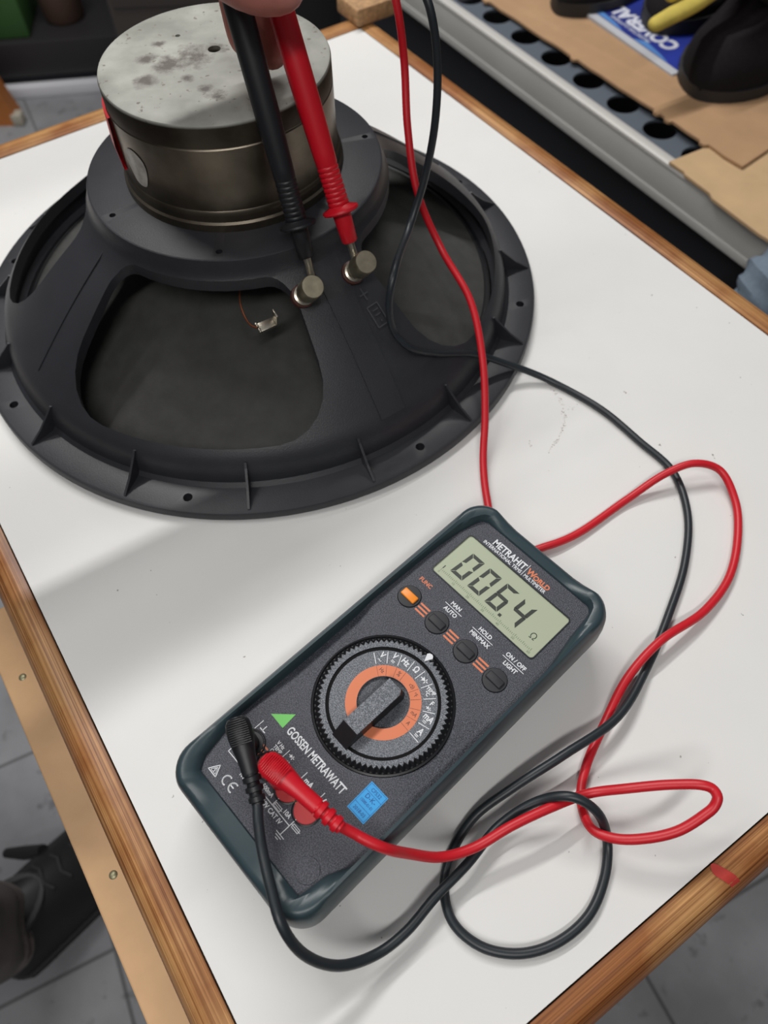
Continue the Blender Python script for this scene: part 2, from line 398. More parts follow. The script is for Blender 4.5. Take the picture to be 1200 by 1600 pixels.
# gussets, spoke ribs, terminal strap: castings of the basket
for k in range(16):
    bm = bmesh.new()
    a = (-88.6+22.5*k)*D2R; m = Matrix.Rotation(a, 4, 'Z') @ Matrix.Rotation(PI/2, 4, 'X')
    add_prism(bm, [(.1665, .0240), (.1665, .006), (.1905, .0074), (.1900, .0086), (.1812, .0140), (.1715, .0225), (.1692, .0250)], -.0007, .0007, m)
    obj('gusset', bm, M_BASKET, bask, smooth=False)
def oncone(r, a, h=0):
    e = .001; s = (conez(r+e)-conez(r-e))/(2*e)
    zc = conez(r)+(.0022*math.sin(PI*(r-.0905)/(.0725)) if .0905 < r < .163 else 0)
    n = Vector((-s, 0, 1)).normalized(); p = Vector((r, 0, zc))+n*h
    return Matrix.Rotation(a, 4, 'Z') @ p
def cone_strip(bm, r0, r1, a0f, a1f, h, n=14, m=4):
    g = []
    for i in range(n+1):
        r = r0+(r1-r0)*i/n; row = []
        for j in range(m+1):
            a = a0f(r)+(a1f(r)-a0f(r))*j/m; row.append((bm.verts.new(oncone(r, a, h)), bm.verts.new(oncone(r, a, -.001))))
        g.append(row)
    for i in range(n):
        for j in range(m):
            bm.faces.new((g[i][j][0], g[i+1][j][0], g[i+1][j+1][0], g[i][j+1][0]))
        bm.faces.new((g[i][0][1], g[i+1][0][1], g[i+1][0][0], g[i][0][0])); bm.faces.new((g[i][m][0], g[i+1][m][0], g[i+1][m][1], g[i][m][1]))
    for j in range(m):
        bm.faces.new((g[0][j][0], g[0][j+1][0], g[0][j+1][1], g[0][j][1])); bm.faces.new((g[n][j][1], g[n][j+1][1], g[n][j+1][0], g[n][j][0]))
bm = bmesh.new()
W0 = .0115
cone_strip(bm, .0905, .1655, lambda r: -60.2*D2R+ .000/r, lambda r: -60.2*D2R+.0165/r, .0012)
obj('terminal_strap', bm, M_BASKET, bask)
for c in (-145.5+4, 34.5, 124.5):
    bm = bmesh.new(); cone_strip(bm, .0920, .1600, lambda r, c=c: c*D2R-.00, lambda r, c=c: c*D2R+.0006/r*1.6, .0006, m=1); obj('spoke_rib', bm, M_BASKET, bask)
# raised plus sign and recycle-like frame mark on the strap
bm = bmesh.new()
def cone_stroke(bm, pts, w, h=.0005):
    # pts (r, tangential offset in m) about reference angle
    for (r0, t0), (r1, t1) in zip(pts, pts[1:]):
        P0, P1 = oncone(r0, REF+t0/r0, .0001), oncone(r1, REF+t1/r1, .0001)
        d = (P1-P0).normalized(); nrm = (oncone(r0, REF, .01)-oncone(r0, REF, 0)).normalized(); s = d.cross(nrm)*w/2
        vs = [P0+s, P0-s, P1-s, P1+s]; b = [bm.verts.new(v) for v in vs]; t = [bm.verts.new(v+nrm*h) for v in vs]
        bm.faces.new(t); bm.faces.new(b[::-1])
        for i in range(4): bm.faces.new((b[i], b[(i+1) % 4], t[(i+1) % 4], t[i]))
REF = -49.3*D2R
cone_stroke(bm, [(.1115, .0), (.1175, .0)], .0008); cone_stroke(bm, [(.1145, -.003), (.1145, .003)], .0008)
cone_stroke(bm, [(.1205, -.003), (.1205, .0045), (.1305, .0045), (.1305, -.003), (.1205, -.003)], .0007)
cone_stroke(bm, [(.123, -.001), (.123, .003)], .0006); cone_stroke(bm, [(.1253, -.001), (.1253, .003)], .0006); cone_stroke(bm, [(.128, .001), (.1288, .001)], .0008)
obj('embossed_mark', bm, mat('cast_mark', (66, 67, 70), .45), bask, smooth=False)
# paper cone, surround, spider and voice coil former
bm = bmesh.new(); add_lathe(bm, [(.1600, .0075), (.150, .0125), (.120, .030), (.085, .050), (.052, .066), (.050, .066), (.084, .0485), (.119, .0285), (.149, .0108), (.159, .006), (.1600, .0075)], 96)
obj('cone', bm, M_CONE, spk)
bm = bmesh.new(); pr = [(.163, .0045)]
for k in range(9):
    a = PI*k/8; pr.append((.1605-.003*math.cos(PI-a)*-1, .0055+.003*math.sin(a)))
add_lathe(bm, [(.1635, .003), (.1635, .006), (.1615, .009), (.159, .0095), (.157, .008), (.156, .006), (.157, .003), (.1635, .003)], 96); obj('surround', bm, M_BLKPL, spk)
bm = bmesh.new()
pr = [(.0505, .0700)]
for k in range(13): pr.append((.052+.0025*k, .0715+(.0012 if k % 2 else -.0012)+k*.0012))
pr += [(.084, .0855), (.084, .0845)]
for k in range(12, -1, -1): pr.append((.052+.0025*k, .0706+(.0012 if k % 2 else -.0012)+k*.0012))
pr += [(.0505, .0690), (.0505, .0700)]
add_lathe(bm, pr, 72); obj('spider', bm, mat('spider_cloth', (40, 34, 28), .9), spk)
bm = bmesh.new(); add_lathe(bm, [(.0505, .060), (.0505, .089), (.0495, .089), (.0495, .060), (.0505, .060)], 64); obj('coil_former', bm, mat('coil_former_brown', (60, 46, 38), .6), spk)
# magnet
def magnet_mat():
    m = bpy.data.materials.new('worn_zinc_plate'); m.use_nodes = True; t = m.node_tree; b = t.nodes['Principled BSDF']
    tx = t.nodes.new('ShaderNodeTexCoord')
    def nz(scale, det, p0, p1, c0, c1, dist=0):
        n = t.nodes.new('ShaderNodeTexNoise'); n.inputs['Scale'].default_value = scale; n.inputs['Detail'].default_value = det; n.inputs['Distortion'].default_value = dist
        r = t.nodes.new('ShaderNodeValToRGB'); r.color_ramp.elements[0].position = p0; r.color_ramp.elements[1].position = p1
        r.color_ramp.elements[0].color = (*c0, 1); r.color_ramp.elements[1].color = (*c1, 1)
        t.links.new(tx.outputs['Object'], n.inputs['Vector']); t.links.new(n.outputs['Fac'], r.inputs[0]); return r.outputs[0]
    def mix(fac, a, c, mode='MIX'):
        x = t.nodes.new('ShaderNodeMix'); x.data_type = 'RGBA'; x.blend_type = mode
        for sock, v in ((x.inputs[0], fac), (x.inputs[6], a), (x.inputs[7], c)):
            if isinstance(v, tuple) or isinstance(v, float): sock.default_value = v
            else: t.links.new(v, sock)
        return x.outputs[2]
    base = nz(45, 8, .3, .7, lin((138, 139, 132)), lin((178, 179, 171)))
    speck = nz(230, 4, .30, .36, (1, 1, 1), (0, 0, 0))
    c = mix(speck, base, (*lin((118, 112, 104)), 1))
    # rust / grime blotches at fixed places on the back plate
    acc = None
    for (px, py, rad) in ((-.036, .0016, .0085), (-.0252, -.0087, .0095), (-.0346, -.021, .009), (-.0124, -.0201, .005), (.005, -.0367, .008), (-.0318, .016, .006), (.0, .0083, .010), (-.012, .002, .017), (-.022, -.004, .012), (.022, -.012, .006), (-.002, -.030, .006)):
        d = t.nodes.new('ShaderNodeVectorMath'); d.operation = 'DISTANCE'; d.inputs[1].default_value = (px, py, .16)
        t.links.new(tx.outputs['Object'], d.inputs[0])
        mr = t.nodes.new('ShaderNodeMapRange'); mr.inputs[1].default_value = rad*1.7; mr.inputs[2].default_value = rad*.2; mr.inputs[3].default_value = 0; mr.inputs[4].default_value = 1
        t.links.new(d.outputs['Value'], mr.inputs[0])
        if acc is None: acc = mr.outputs[0]
        else:
            mx = t.nodes.new('ShaderNodeMath'); mx.operation = 'MAXIMUM'; t.links.new(acc, mx.inputs[0]); t.links.new(mr.outputs[0], mx.inputs[1]); acc = mx.outputs[0]
    nn = t.nodes.new('ShaderNodeTexNoise'); nn.inputs['Scale'].default_value = 110; nn.inputs['Detail'].default_value = 7; nn.inputs['Roughness'].default_value = .7
    t.links.new(tx.outputs['Object'], nn.inputs['Vector'])
    mu = t.nodes.new('ShaderNodeMath'); mu.operation = 'MULTIPLY'; t.links.new(acc, mu.inputs[0]); t.links.new(nn.outputs['Fac'], mu.inputs[1])
    rr = t.nodes.new('ShaderNodeValToRGB'); rr.color_ramp.elements[0].position = .30; rr.color_ramp.elements[1].position = .52; t.links.new(mu.outputs[0], rr.inputs[0])
    c = mix(rr.outputs[0], c, (*lin((92, 86, 80)), 1))
    sp = t.nodes.new('ShaderNodeSeparateXYZ'); t.links.new(tx.outputs['Object'], sp.inputs[0])
    lt = t.nodes.new('ShaderNodeMapRange'); lt.inputs[1].default_value = .1592; lt.inputs[2].default_value = .1578; t.links.new(sp.outputs['Z'], lt.inputs[0])
    flank = nz(30, 6, .35, .7, lin((66, 60, 53)), lin((104, 97, 86)))
    c = mix(lt.outputs[0], c, flank)
    t.links.new(lt.outputs[0], b.inputs['Metallic'])
    t.links.new(c, b.inputs['Base Color'])
    b.inputs['Roughness'].default_value = .5
    bp = t.nodes.new('ShaderNodeBump'); bp.inputs['Strength'].default_value = .2; bp.inputs['Distance'].default_value = .0005
    t.links.new(nn.outputs['Fac'], bp.inputs['Height']); t.links.new(bp.outputs[0], b.inputs['Normal'])
    return m
M_MAG = magnet_mat()
M_MAGS = mat('tarnished_steel_side', (112, 104, 92), .34, .9, noise_scale=30, noise_amt=.45, bump=.15, bump_scale=60)
bm = bmesh.new(); add_lathe(bm, [(0, .1605), (.020, .1605), (.045, .1604), (.0605, .1600), (.0618, .1595), (.0624, .1583), (.0624, .1475), (0, .1475)], 128)
mag = obj('back_plate', bm, M_MAG, spk)
cut = bmesh.new()
add_lathe(cut, [(0, .152), (.0018, .152), (.0034, .1592), (.0042, .17), (0, .17)], 24, Matrix.Translation((-.0006, .0083, 0)))
add_lathe(cut, [(0, .158), (.0014, .158), (.0016, .17), (0, .17)], 20, Matrix.Translation((-.0221, .0238, 0)))
boolean(mag, cut)
bm = bmesh.new(); add_lathe(bm, [(0, .1475), (.0618, .1475), (.0618, .1468), (.0624, .1462), (.0624, .118), (.0626, .1115), (.0634, .1105), (.0636, .1085), (.0638, .1052), (.0650, .1042), (.0653, .1020), (.0653, .1000), (0, .1000), (0, .1475)], 128)
cup = obj('magnet', bm, M_MAGS, spk)
bm = bmesh.new(); a0, a1 = 172*D2R, 207*D2R
add_lathe(bm, [(.0626, .116), (.0640, .116), (.0650, .130), (.0640, .146), (.0626, .146), (.0626, .116)], 12, None, True, a0, a1)
o = obj('warning_label', bm, mat('red_label', (190, 24, 34), .4), cup); o['label'] = 'red label on the side of the magnet'
# pale paper sticker, worn, on the cup
bm = bmesh.new()
c0a = 224*D2R
pts = []
for k in range(24):
    t = 2*PI*k/24; ww = .0085*(1+.10*math.sin(3*t)); hh = .0115*(1+.08*math.cos(2*t))
    pts.append((c0a+(ww*math.cos(t))/.0627, .1265+hh*math.sin(t)))
cv = bm.verts.new((.0629*math.cos(c0a), .0629*math.sin(c0a), .1265)); ring = [bm.verts.new((.0628*math.cos(a), .0628*math.sin(a), z)) for a, z in pts]
for i in range(24): bm.faces.new((cv, ring[i], ring[(i+1) % 24]))
o = obj('worn_sticker', bm, mat('worn_paper', (176, 172, 166), .7, noise_scale=160, noise_amt=.3), cup); o['label'] = 'pale worn sticker patch'
# terminals
def terminal(base, axis):
    q = rot_to(axis, base)
    bm = bmesh.new(); add_lathe(bm, [(0, -.002), (.0066, -.002), (.0066, .0016), (.0058, .0022), (0, .0022)], 32, q); t = obj('terminal', bm, M_BROWNPL, spk)
    bm = bmesh.new(); add_lathe(bm, [(0, .0022), (.0058, .0022), (.0058, .0036), (.0046, .0040), (.0044, .0050), (.0030, .0052), (.0030, .0102), (0, .0102)], 32, q); obj('post', bm, M_STEEL, t)
    bm = bmesh.new(); add_lathe(bm, [(0, .0102), (.0056, .0102), (.0061, .0108), (.0062, .0115), (.0062, .0222), (.0058, .0228), (.0024, .0229), (0, .0227)], 40, q); obj('screw_cap', bm, M_NICKEL, t)
    return t
t = terminal((.0410, -.0960, .0800), (.340, -.545, .77)); t['label'] = 'terminal nearer the front, touched by the black probe'
t = terminal((.0690, -.0795, .0808), (.365, -.525, .77)); t['label'] = 'terminal touched by the red probe' 
# solder tag and lead under the spoke
bm = bmesh.new()
LM = Matrix.Translation((.0200, -.1060, .0690)) @ Matrix.Rotation(math.radians(30), 4, 'Z') @ Matrix.Rotation(math.radians(18), 4, 'X')
add_box(bm, -.0050, .0050, -.0028, .0028, -.0008, .0008, LM, bev=.0003); add_box(bm, -.0062, -.0050, -.0034, -.0010, -.0012, .0022, LM, bev=.0003); add_box(bm, -.0062, -.0050, .0006, .0030, -.0012, .0022, LM, bev=.0003)
add_box(bm, .0046, .0056, -.0026, .0026, -.0006, .0090, LM, bev=.0003)
lug = obj('solder_tag', bm, M_STEEL, spk)
bm = bmesh.new(); add_tube(bm, catmull([(.0148, -.1092, .0700), (.0115, -.1085, .0715), (.0085, -.1050, .0740), (.0060, -.0980, .0790), (.0055, -.0800, .0800), (.0060, -.0500, .0790)], 8), .0006, 8); obj('lead_wire', bm, M_COPPER, lug)

# ---------------------------------------------------------------- multimeter
MA = math.radians(-48.7)
meter = thing('multimeter', 'grey digital multimeter in a dark green rubber holster reading 006.4 ohms', 'multimeter', (.00626, .1178, 0), MA)
mm = .001
FZm = .037
cxm, cym = 2.2*mm, -3.2*mm
def rrect(hx, hy, r, n=10):
    P = []
    for sx_, sy_, a0 in ((1, 1, 0), (-1, 1, PI/2), (-1, -1, PI), (1, -1, 3*PI/2)):
        for k in range(n+1):
            a = a0+PI/2*k/n; P.append((sx_*(hx-r)+r*math.cos(a), sy_*(hy-r)+r*math.sin(a)))
    # densify straight runs
    out = []
    m_ = len(P)
    for i in range(m_):
        a, b = Vector(P[i]), Vector(P[(i+1) % m_]); out.append(tuple(a)); L = (b-a).length
        if L > .012:
            k = int(L/.006)
            for j in range(1, k): out.append(tuple(a.lerp(b, j/k)))
    return out
def raycast_poly(poly, d):
    best = None
    for i in range(len(poly)):
        ax, ay = poly[i]; bx, by = poly[(i+1) % len(poly)]
        ex, ey = bx-ax, by-ay; den = d[0]*ey-d[1]*ex
        if abs(den) < 1e-12: continue
        t = (ax*ey-ay*ex)/den; s = (ax*d[1]-ay*d[0])/den
        if t > 0 and -1e-6 <= s <= 1+1e-6 and (best is None or t < best): best = t
    return best
# face outline (metres, meter frame), relative to the holster centre
FACE = [(x*mm-cxm, y*mm-cym) for x, y in ((-30, 89), (36.5, 89), (38.7, 86), (40.2, 70), (43.3, 50), (45.2, 18), (45.2, -42), (43, -70), (38.5, -80), (36.5, -93), (-30, -93), (-33.5, -88), (-38, -66), (-38.5, 16), (-37.4, 60), (-36.0, 74), (-33.0, 86.5))]
outer = rrect(.0458, .1015, .0135)
N = len(outer)
inner = []
for x, y in outer:
    # aim through a point pulled on the long axis so that corners keep their place
    yy = max(-.06, min(.06, y)); d = (x*.999, y-yy*.0)
    t = raycast_poly(FACE, (x, y)); inner.append((x*t, y*t))
rings = []
def ring(pts, zs): rings.append([(x, y, z) for (x, y), z in zip(pts, zs)])
def inset(d): return [(x*(1-d/max(abs(x), .03) if abs(x) > 1e-6 else 1), y) if False else (x, y) for x, y in outer]
def rr(dx, r): 
    p = rrect(.0458-dx, .1015-dx, max(.003, .0135-dx*.6), 10)
    return p if len(p) == N else [(x*(1-dx/.0458), y*(1-dx/.1015)) for x, y in outer]
def scl(dx): return [(x*(1-dx/.0458), y*(1-dx/.1015)) for x, y in outer]
def cornerw(x, y):
    ey = min(1, max(0, (abs(y)-.080)/.012)); ex = min(1, max(0, (abs(x)-.022)/.012))
    return 1-ey*(1-ex)          # 0 in the middle of the short ends
cw = [cornerw(x, y) for x, y in outer]
ring(scl(.0085), [.0005]*N); ring(scl(.0075), [.0]*N)
rings.pop(0)
ring(scl(.0060), [.0035]*N); ring(scl(.0030), [.0060]*N); ring(scl(.0012), [.0130]*N); ring(scl(.0), [.0210]*N); ring(scl(.0), [.0290]*N)
ring(scl(.0004), [.0330+.002*c for c in cw]); ring(scl(.0014), [.0355+.0040*c for c in cw]); ring(scl(.0028), [.0366+.0050*c for c in cw]); ring(scl(.0042), [.0370+.0050*c for c in cw])
lip = [((ix*.55+ox*.45*(1-.0042/.0458)), (iy*.55+oy*.45*(1-.0042/.1015))) for (ix, iy), (ox, oy) in zip(inner, outer)]
ring(lip, [.0376+.0036*c for c in cw])
ring([(x*1.012, y*1.006) for x, y in inner], [.0380+.0008*c for c in cw]); ring(inner, [.0372]*N); ring(inner, [.0300]*N)
bm = bmesh.new()
R_ = [[bm.verts.new((x+cxm, y+cym, z)) for x, y, z in r] for r in rings]
for A, B in zip(R_, R_[1:]):
    for i in range(N): bm.faces.new((A[i], A[(i+1) % N], B[(i+1) % N], B[i]))
bm.faces.new(R_[0][::-1]); bm.faces.new(R_[-1])
hol = obj('holster', bm, M_HOLST, meter, angle=40)
bm = bmesh.new(); add_box(bm, -.037+cxm, .039+cxm, -.075+cym, .060+cym, -.0001+.0002, .004, bev=.001)
# face panel: plateau with falling facets beside the dial
def tri_up(bm, polys):
    for p in polys: bm.faces.new([bm.verts.new((x*mm, y*mm, z)) for x, y, z in p])
T, L_ = FZm, FZm-.0026
bm = bmesh.new()
# plateau ring around; built as polygons sharing coordinates
A = {'tl': (-30.2, 89.3), 'tr': (36.7, 89.3), 'r0': (38.9, 86), 'r05': (40.4, 70), 'r1': (43.5, 50), 'r2': (45.4, 18), 'r3': (45.4, -42), 'r4': (43.2, -70), 'r5': (38.7, -80), 'br': (36.7, -93.3), 'bl': (-30.2, -93.3), 'l5': (-33.7, -88), 'l4': (-38.2, -66), 'l3': (-38.7, 16), 'l2': (-37.6, 60), 'l15': (-36.2, 74), 'l1': (-33.2, 86.5),
     'la': (-26, 5), 'lb': (-26.5, -34), 'ra': (29.5, 3), 'rb': (30, -34)}
def V(k, z=T): return (*A[k], z)
polys = [[V('l1'), V('tl'), V('tr'), V('r0'), V('r05'), V('r1'), V('r2'), V('ra'), V('la'), V('l3'), V('l2'), V('l15')][::-1],
         [V('la'), V('ra'), V('rb'), V('lb')],
         [V('lb'), V('rb'), V('r3'), V('r4'), V('r5'), V('br'), V('bl'), V('l5'), V('l4')],
         [V('l3'), V('la'), (-38.7, 5, L_)], [V('la'), (-38.7, 5, L_), (-38.6, -34, L_), V('lb')], [V('lb'), (-38.6, -34, L_), V('l4')],
         [V('r2'), V('ra'), (45.4, 3, L_)], [V('ra'), (45.4, 3, L_), (45.4, -34, L_), V('rb')], [V('rb'), (45.4, -34, L_), V('r3')]]
tri_up(bm, polys)
bmesh.ops.remove_doubles(bm, verts=bm.verts, dist=1e-6)
ext = bmesh.ops.extrude_face_region(bm, geom=bm.faces[:])
for v in ext['geom']:
    if isinstance(v, bmesh.types.BMVert): v.co.z = .0305
bmesh.ops.triangulate(bm, faces=bm.faces)
face = obj('front_panel', bm, M_FACE, meter, smooth=False)
# recesses for the display and the dial well
DCX, DCY = 2.4*mm, -15.0*mm
def mT(x, y, z=0): return Matrix.Translation((x, y, z))
cut = bmesh.new()
sc = [(x+.7*mm+.0013, y+63.3*mm) for x, y in rrect(.0333, .0148, .0022, 5)]
add_prism(cut, sc, FZm-.0012, FZm+.01)
boolean(face, cut)
cut = bmesh.new(); add_lathe(cut, [(0, FZm-.0022), (.0329, FZm-.0022), (.0329, FZm+.01), (0, FZm+.01)], 96, mT(DCX, DCY)); boolean(face, cut)
cut = bmesh.new()
for bx, by in ((-27.4, 30.4), (-8.4, 30.3), (11.0, 29.7), (29.9, 29.3)):
    add_lathe(cut, [(0, FZm-.0015), (.0060, FZm-.0015), (.0062, FZm+.01), (0, FZm+.01)], 32, mT(bx*mm, by*mm))
boolean(face, cut)
face.data.materials.clear(); face.data.materials.append(M_FACE)
# window frame and display
bm = bmesh.new()
o1 = [(x+.7*mm+.0013, y+63.3*mm) for x, y in rrect(.0333, .0148, .0022, 5)]; o2 = [(x+.7*mm+.0013, y+63.3*mm) for x, y in rrect(.0327, .0142, .0018, 5)]
n = len(o1); a = [bm.verts.new((x, y, FZm+.0003)) for x, y in o1]
if len(o2) != n: o2 = [(.7*mm+.0013+(x-.7*mm-.0013)*.982, 63.3*mm+(y-63.3*mm)*.96) for x, y in o1]
b = [bm.verts.new((x, y, FZm+.0003)) for x, y in o2]; c = [bm.verts.new((x, y, FZm-.0012)) for x, y in o2]
for i in range(n):
    j = (i+1) % n; bm.faces.new((a[i], a[j], b[j], b[i])); bm.faces.new((b[i], b[j], c[j], c[i]))
obj('display_bezel', bm, mat('bezel_edge', (36, 40, 46), .3), face)
bm = bmesh.new(); add_prism(bm, o2, FZm-.0014, FZm-.0004); disp = obj('display', bm, M_LCD, meter, smooth=False)
ZL = FZm-.0004
def seg7(bm, x0, y0, w, h, on, s=1.9*mm, slant=.09):
    def sk(x, y): return (x0+x+y*slant, y0+y)
    g_ = .18*mm; hw = s/2
    def hseg(y, lo):   # horizontal
        if lo == 0: return [(g_, y), (g_+hw*.7, y-hw), (w-g_-hw*.7, y-hw), (w-g_, y), (w-g_-hw*.7, y+hw), (g_+hw*.7, y+hw)]
        if lo == 1: return [(g_, y), (w-g_, y), (w-g_-s, y-s), (g_+s, y-s)]
        return [(g_, y), (g_+s, y+s), (w-g_-s, y+s), (w-g_, y)]
    def vseg(x, ya, yb, sgn):
        if ya > yb: ya, yb = yb, ya
        top = yb == h; e1 = g_ if not top else g_
        if sgn > 0: return [(x, ya+g_+(0 if ya == 0 else 0)), (x, yb-g_), (x+s, yb-g_-(s if top else hw)), (x+s, ya+g_+(s if ya == 0 else hw))]
        return [(x, ya+g_), (x-s, ya+g_+(s if ya == 0 else hw)), (x-s, yb-g_-(s if top else hw)), (x, yb-g_)]
    S7 = {'a': hseg(h, 1), 'd': hseg(0, 2), 'g': hseg(h/2, 0), 'f': vseg(0, h/2, h, 1), 'e': vseg(0, 0, h/2, 1), 'b': vseg(w, h/2, h, -1), 'c': vseg(w, 0, h/2, -1)}
    for k in on: add_prism(bm, [sk(x, y) for x, y in S7[k]], ZL, ZL+.00008)
for x0, on in ((-23.9, 'abcdef'), (-12.3, 'abcdef'), (-.7, 'acdefg'), (10.9, 'bcfg')):
    bm = bmesh.new(); seg7(bm, x0*mm, 55.2*mm, 8.0*mm, 15.4*mm, on); obj('digit', bm, M_SEG, disp, smooth=False)
bm = bmesh.new(); add_box(bm, 8.6*mm, 10.2*mm, 54.4*mm, 56.0*mm, ZL, ZL+.00008); obj('decimal_point', bm, M_SEG, disp, smooth=False)
bm = bmesh.new(); add_text(bm, '\u03a9', 27.8*mm, 58.4*mm, 5.0*mm, ZL, .95); obj('ohm_sign', bm, M_SEG, disp, smooth=False)
bm = bmesh.new()
for k in range(61):
    x = (-27.5+k*.98)*mm; add_box(bm, x, x+.22*mm, 52.0*mm, (53.1 if k % 5 else 53.6)*mm, ZL, ZL+.00005)
for k, s in enumerate(('0', '10', '20', '30', '40', '50', '60')): add_text(bm, s, (-27.5+k*9.8)*mm, 50.9*mm, 1.8*mm, ZL)
obj('bar_scale', bm, M_SEGL, disp, smooth=False)
bm = bmesh.new(); add_box(bm, -27.6*mm, -27.1*mm, 53.6*mm, 55.6*mm, ZL, ZL+.00008); obj('bar_mark', bm, M_SEG, disp, smooth=False)

ZP = FZm+.00003
bw = bmesh.new(); bo = bmesh.new()
def flush(wn, on=None):
    global bw, bo
    obj(wn, bw, M_PWHITE, face, smooth=False); bw = bmesh.new()
    if on: obj(on, bo, M_PORANGE, face, smooth=False); bo = bmesh.new()
def tw(s, x, y, size, sx=1., bold=0, align='CENTER'): add_text(bw, s, x*mm, y*mm, size*mm, ZP, sx, align, 0, bold*mm)
def to(s, x, y, size, sx=1., bold=0, align='CENTER'): add_text(bo, s, x*mm, y*mm, size*mm, ZP, sx, align, 0, bold*mm)
def sw(pts, w): add_stroke(bw, [(x*mm, y*mm) for x, y in pts], w*mm, ZP)
def so(pts, w): add_stroke(bo, [(x*mm, y*mm) for x, y in pts], w*mm, ZP)
tw('METRAHIT', -9.3, 83.1, 5.3, .84, .12); sw([(2.1, 86.2), (2.1, 78.6)], .3); tw('INTERNATIONAL TRMS', -11.2, 79.7, 2.75, .86, .04)
to('W', 5.3, 82.9, 4.9, .9, .14); to('ORLD', 12.2, 82.4, 3.7, 1.0, .12); tw('MULTIMETER', 9.9, 79.7, 2.7, .86, .04)
flush('name_lettering', 'orange_name_lettering')
to('FUNC', -27.2, 41.4, 3.1, .95, .06)
for cx_, a_, b_ in ((-7.9, 'MAN', 'AUTO'), (11.3, 'HOLD', 'MIN/MAX'), (30.6, 'ON / OFF', 'LIGHT')):
    tw(a_, cx_, 43.0, 3.0, .92, .07); tw(b_, cx_, 38.9, 3.0, .92, .07); sw([(cx_-(5.4 if a_ == 'MAN' else 6.4), 41.1), (cx_+(5.4 if a_ == 'MAN' else 6.4), 41.1)], .32)
flush('button_lettering', 'orange_button_lettering')
for cx_ in (-17.9, 1.3, 20.5):
    for dy in (-2.0, 0, 2.0): so([(cx_-2.9, 30+dy), (cx_+2.9, 30+dy)], .95)
    obj('orange_stripes', bo, M_PORANGE, face, smooth=False); bo = bmesh.new()
tw('GOSSEN METRAWATT', .7, -53.8, 5.4, .68, .10)
flush('maker_lettering')
sw([(-28.5, -59.6), (-28.5, -64.6)], .34); sw([(-25.4, -60.2), (-25.4, -62.7)], .4); sw([(-27.0, -62.7), (-23.8, -62.7)], .45)
tw('V Hz', -14.6, -60.9, 2.3, .9, .05); tw('TEMP', -14.2, -63.1, 2.3, .85, .05); tw('\u03a9 \u00b0F', -14.4, -65.3, 2.3, .9, .05)
sw([(-10.2, -59.4), (-10.2, -65.2)], .3)
def diode(x, y, s, cap=False):
    sw([(x-s, y), (x+s, y)], s*.22); add_prism(bw, [((x-s*.5)*mm, (y-s*.6)*mm), ((x+s*.35)*mm, y*mm), ((x-s*.5)*mm, (y+s*.6)*mm)], ZP+.00002, ZP+.00016); sw([(x+s*.42, y-s*.6), (x+s*.42, y+s*.6)], s*.24)
def sound(fn, x, y, s, w):
    fn([(x-s, y-s*.3), (x-s, y+s*.3), (x-s*.5, y+s*.3), (x, y+s*.7), (x, y-s*.7), (x-s*.5, y-s*.3), (x-s, y-s*.3)], w)
    for rr_ in (.45, .85): fn([(x+s*rr_*math.cos(t*.35), y+s*rr_*1.1*math.sin(t*.35)) for t in (-3, -1.5, 0, 1.5, 3)], w)
diode(-7.4, -60.6, 1.5); sound(sw, -7.2, -63.8, 1.4, .22)
sw([(2.3, -59.8), (2.3, -64.6)], .32); tw('mA', 6.1, -62.4, 3.8, .82, .10); sw([(14.0, -59.8), (14.0, -64.6)], .32); tw('A', 16.4, -62.4, 3.6, .85, .09)
so([(-24.5, -66.4), (-17.0, -66.4)], .75); so([(-24.5, -68.4), (-17.0, -68.4)], .75); so([(-24.5, -70.4), (-17.0, -70.4)], .75); so([(3, -69.4), (12, -69.4)], .75); so([(3, -71.4), (12, -71.4)], .75)
sw([(-28.6, -74.0), (-28.6, -79.2), (-15.0, -79.2)], .34); tw('1000V CAT III', -17.6, -81.1, 2.5, .85, .05, 'LEFT')
tw('500mA', -3.6, -77.0, 2.7, .85, .05); sw([(-12, -79.2), (13.6, -79.2)], .34); sw([(2.2, -75.0), (2.2, -79.2)], .34); tw('10A', 9.4, -77.0, 2.8, .85, .05); sw([(13.7, -75.0), (13.7, -84.0)], .34)
tw('600V CAT IV', 3.4, -81.3, 2.9, .88, .05)
for fx in (4.6, 16.4):
    sw([(fx-1.9, -77.2), (fx+1.9, -77.2), (fx+1.9, -78.8), (fx-1.9, -78.8), (fx-1.9, -77.2)], .25); sw([(fx-2.6, -78), (fx+2.6, -78)], .25)
for k, w_ in enumerate((2.4, 1.6, .8)): sw([(13.7-w_, -84.2-k*.95), (13.7+w_, -84.2-k*.95)], .3)
flush('socket_lettering', 'orange_socket_stripes')
# warning triangle and CE mark
sw([(-28.7, -90.0), (-23.5, -90.0), (-26.1, -85.4), (-28.7, -90.0)], .36); sw([(-27.7, -89.4), (-24.5, -89.4), (-26.1, -86.7), (-27.7, -89.4)], .2); sw([(-26.0, -87.4), (-26.5, -88.3), (-25.8, -88.3), (-26.1, -89.1)], .3)
for cx_, e in ((-18.9, 0), (-14.6, 1)):
    sw([(cx_+2.0*math.cos(t*D2R), -87.2+2.1*math.sin(t*D2R)) for t in range(70, 291, 22)], .62)
    if e: sw([(cx_-1.8, -87.2), (cx_+.2, -87.2)], .55)
obj('safety_marks', bw, M_PWHITE, face, smooth=False); bo.free()
bm = bmesh.new(); add_prism(bm, [(-28.6*mm, -55.3*mm), (-20.0*mm, -55.5*mm), (-20.7*mm, -47.3*mm)][::1], ZP, ZP+.0001); o = obj('green_triangle', bm, M_GREEN, face, smooth=False)
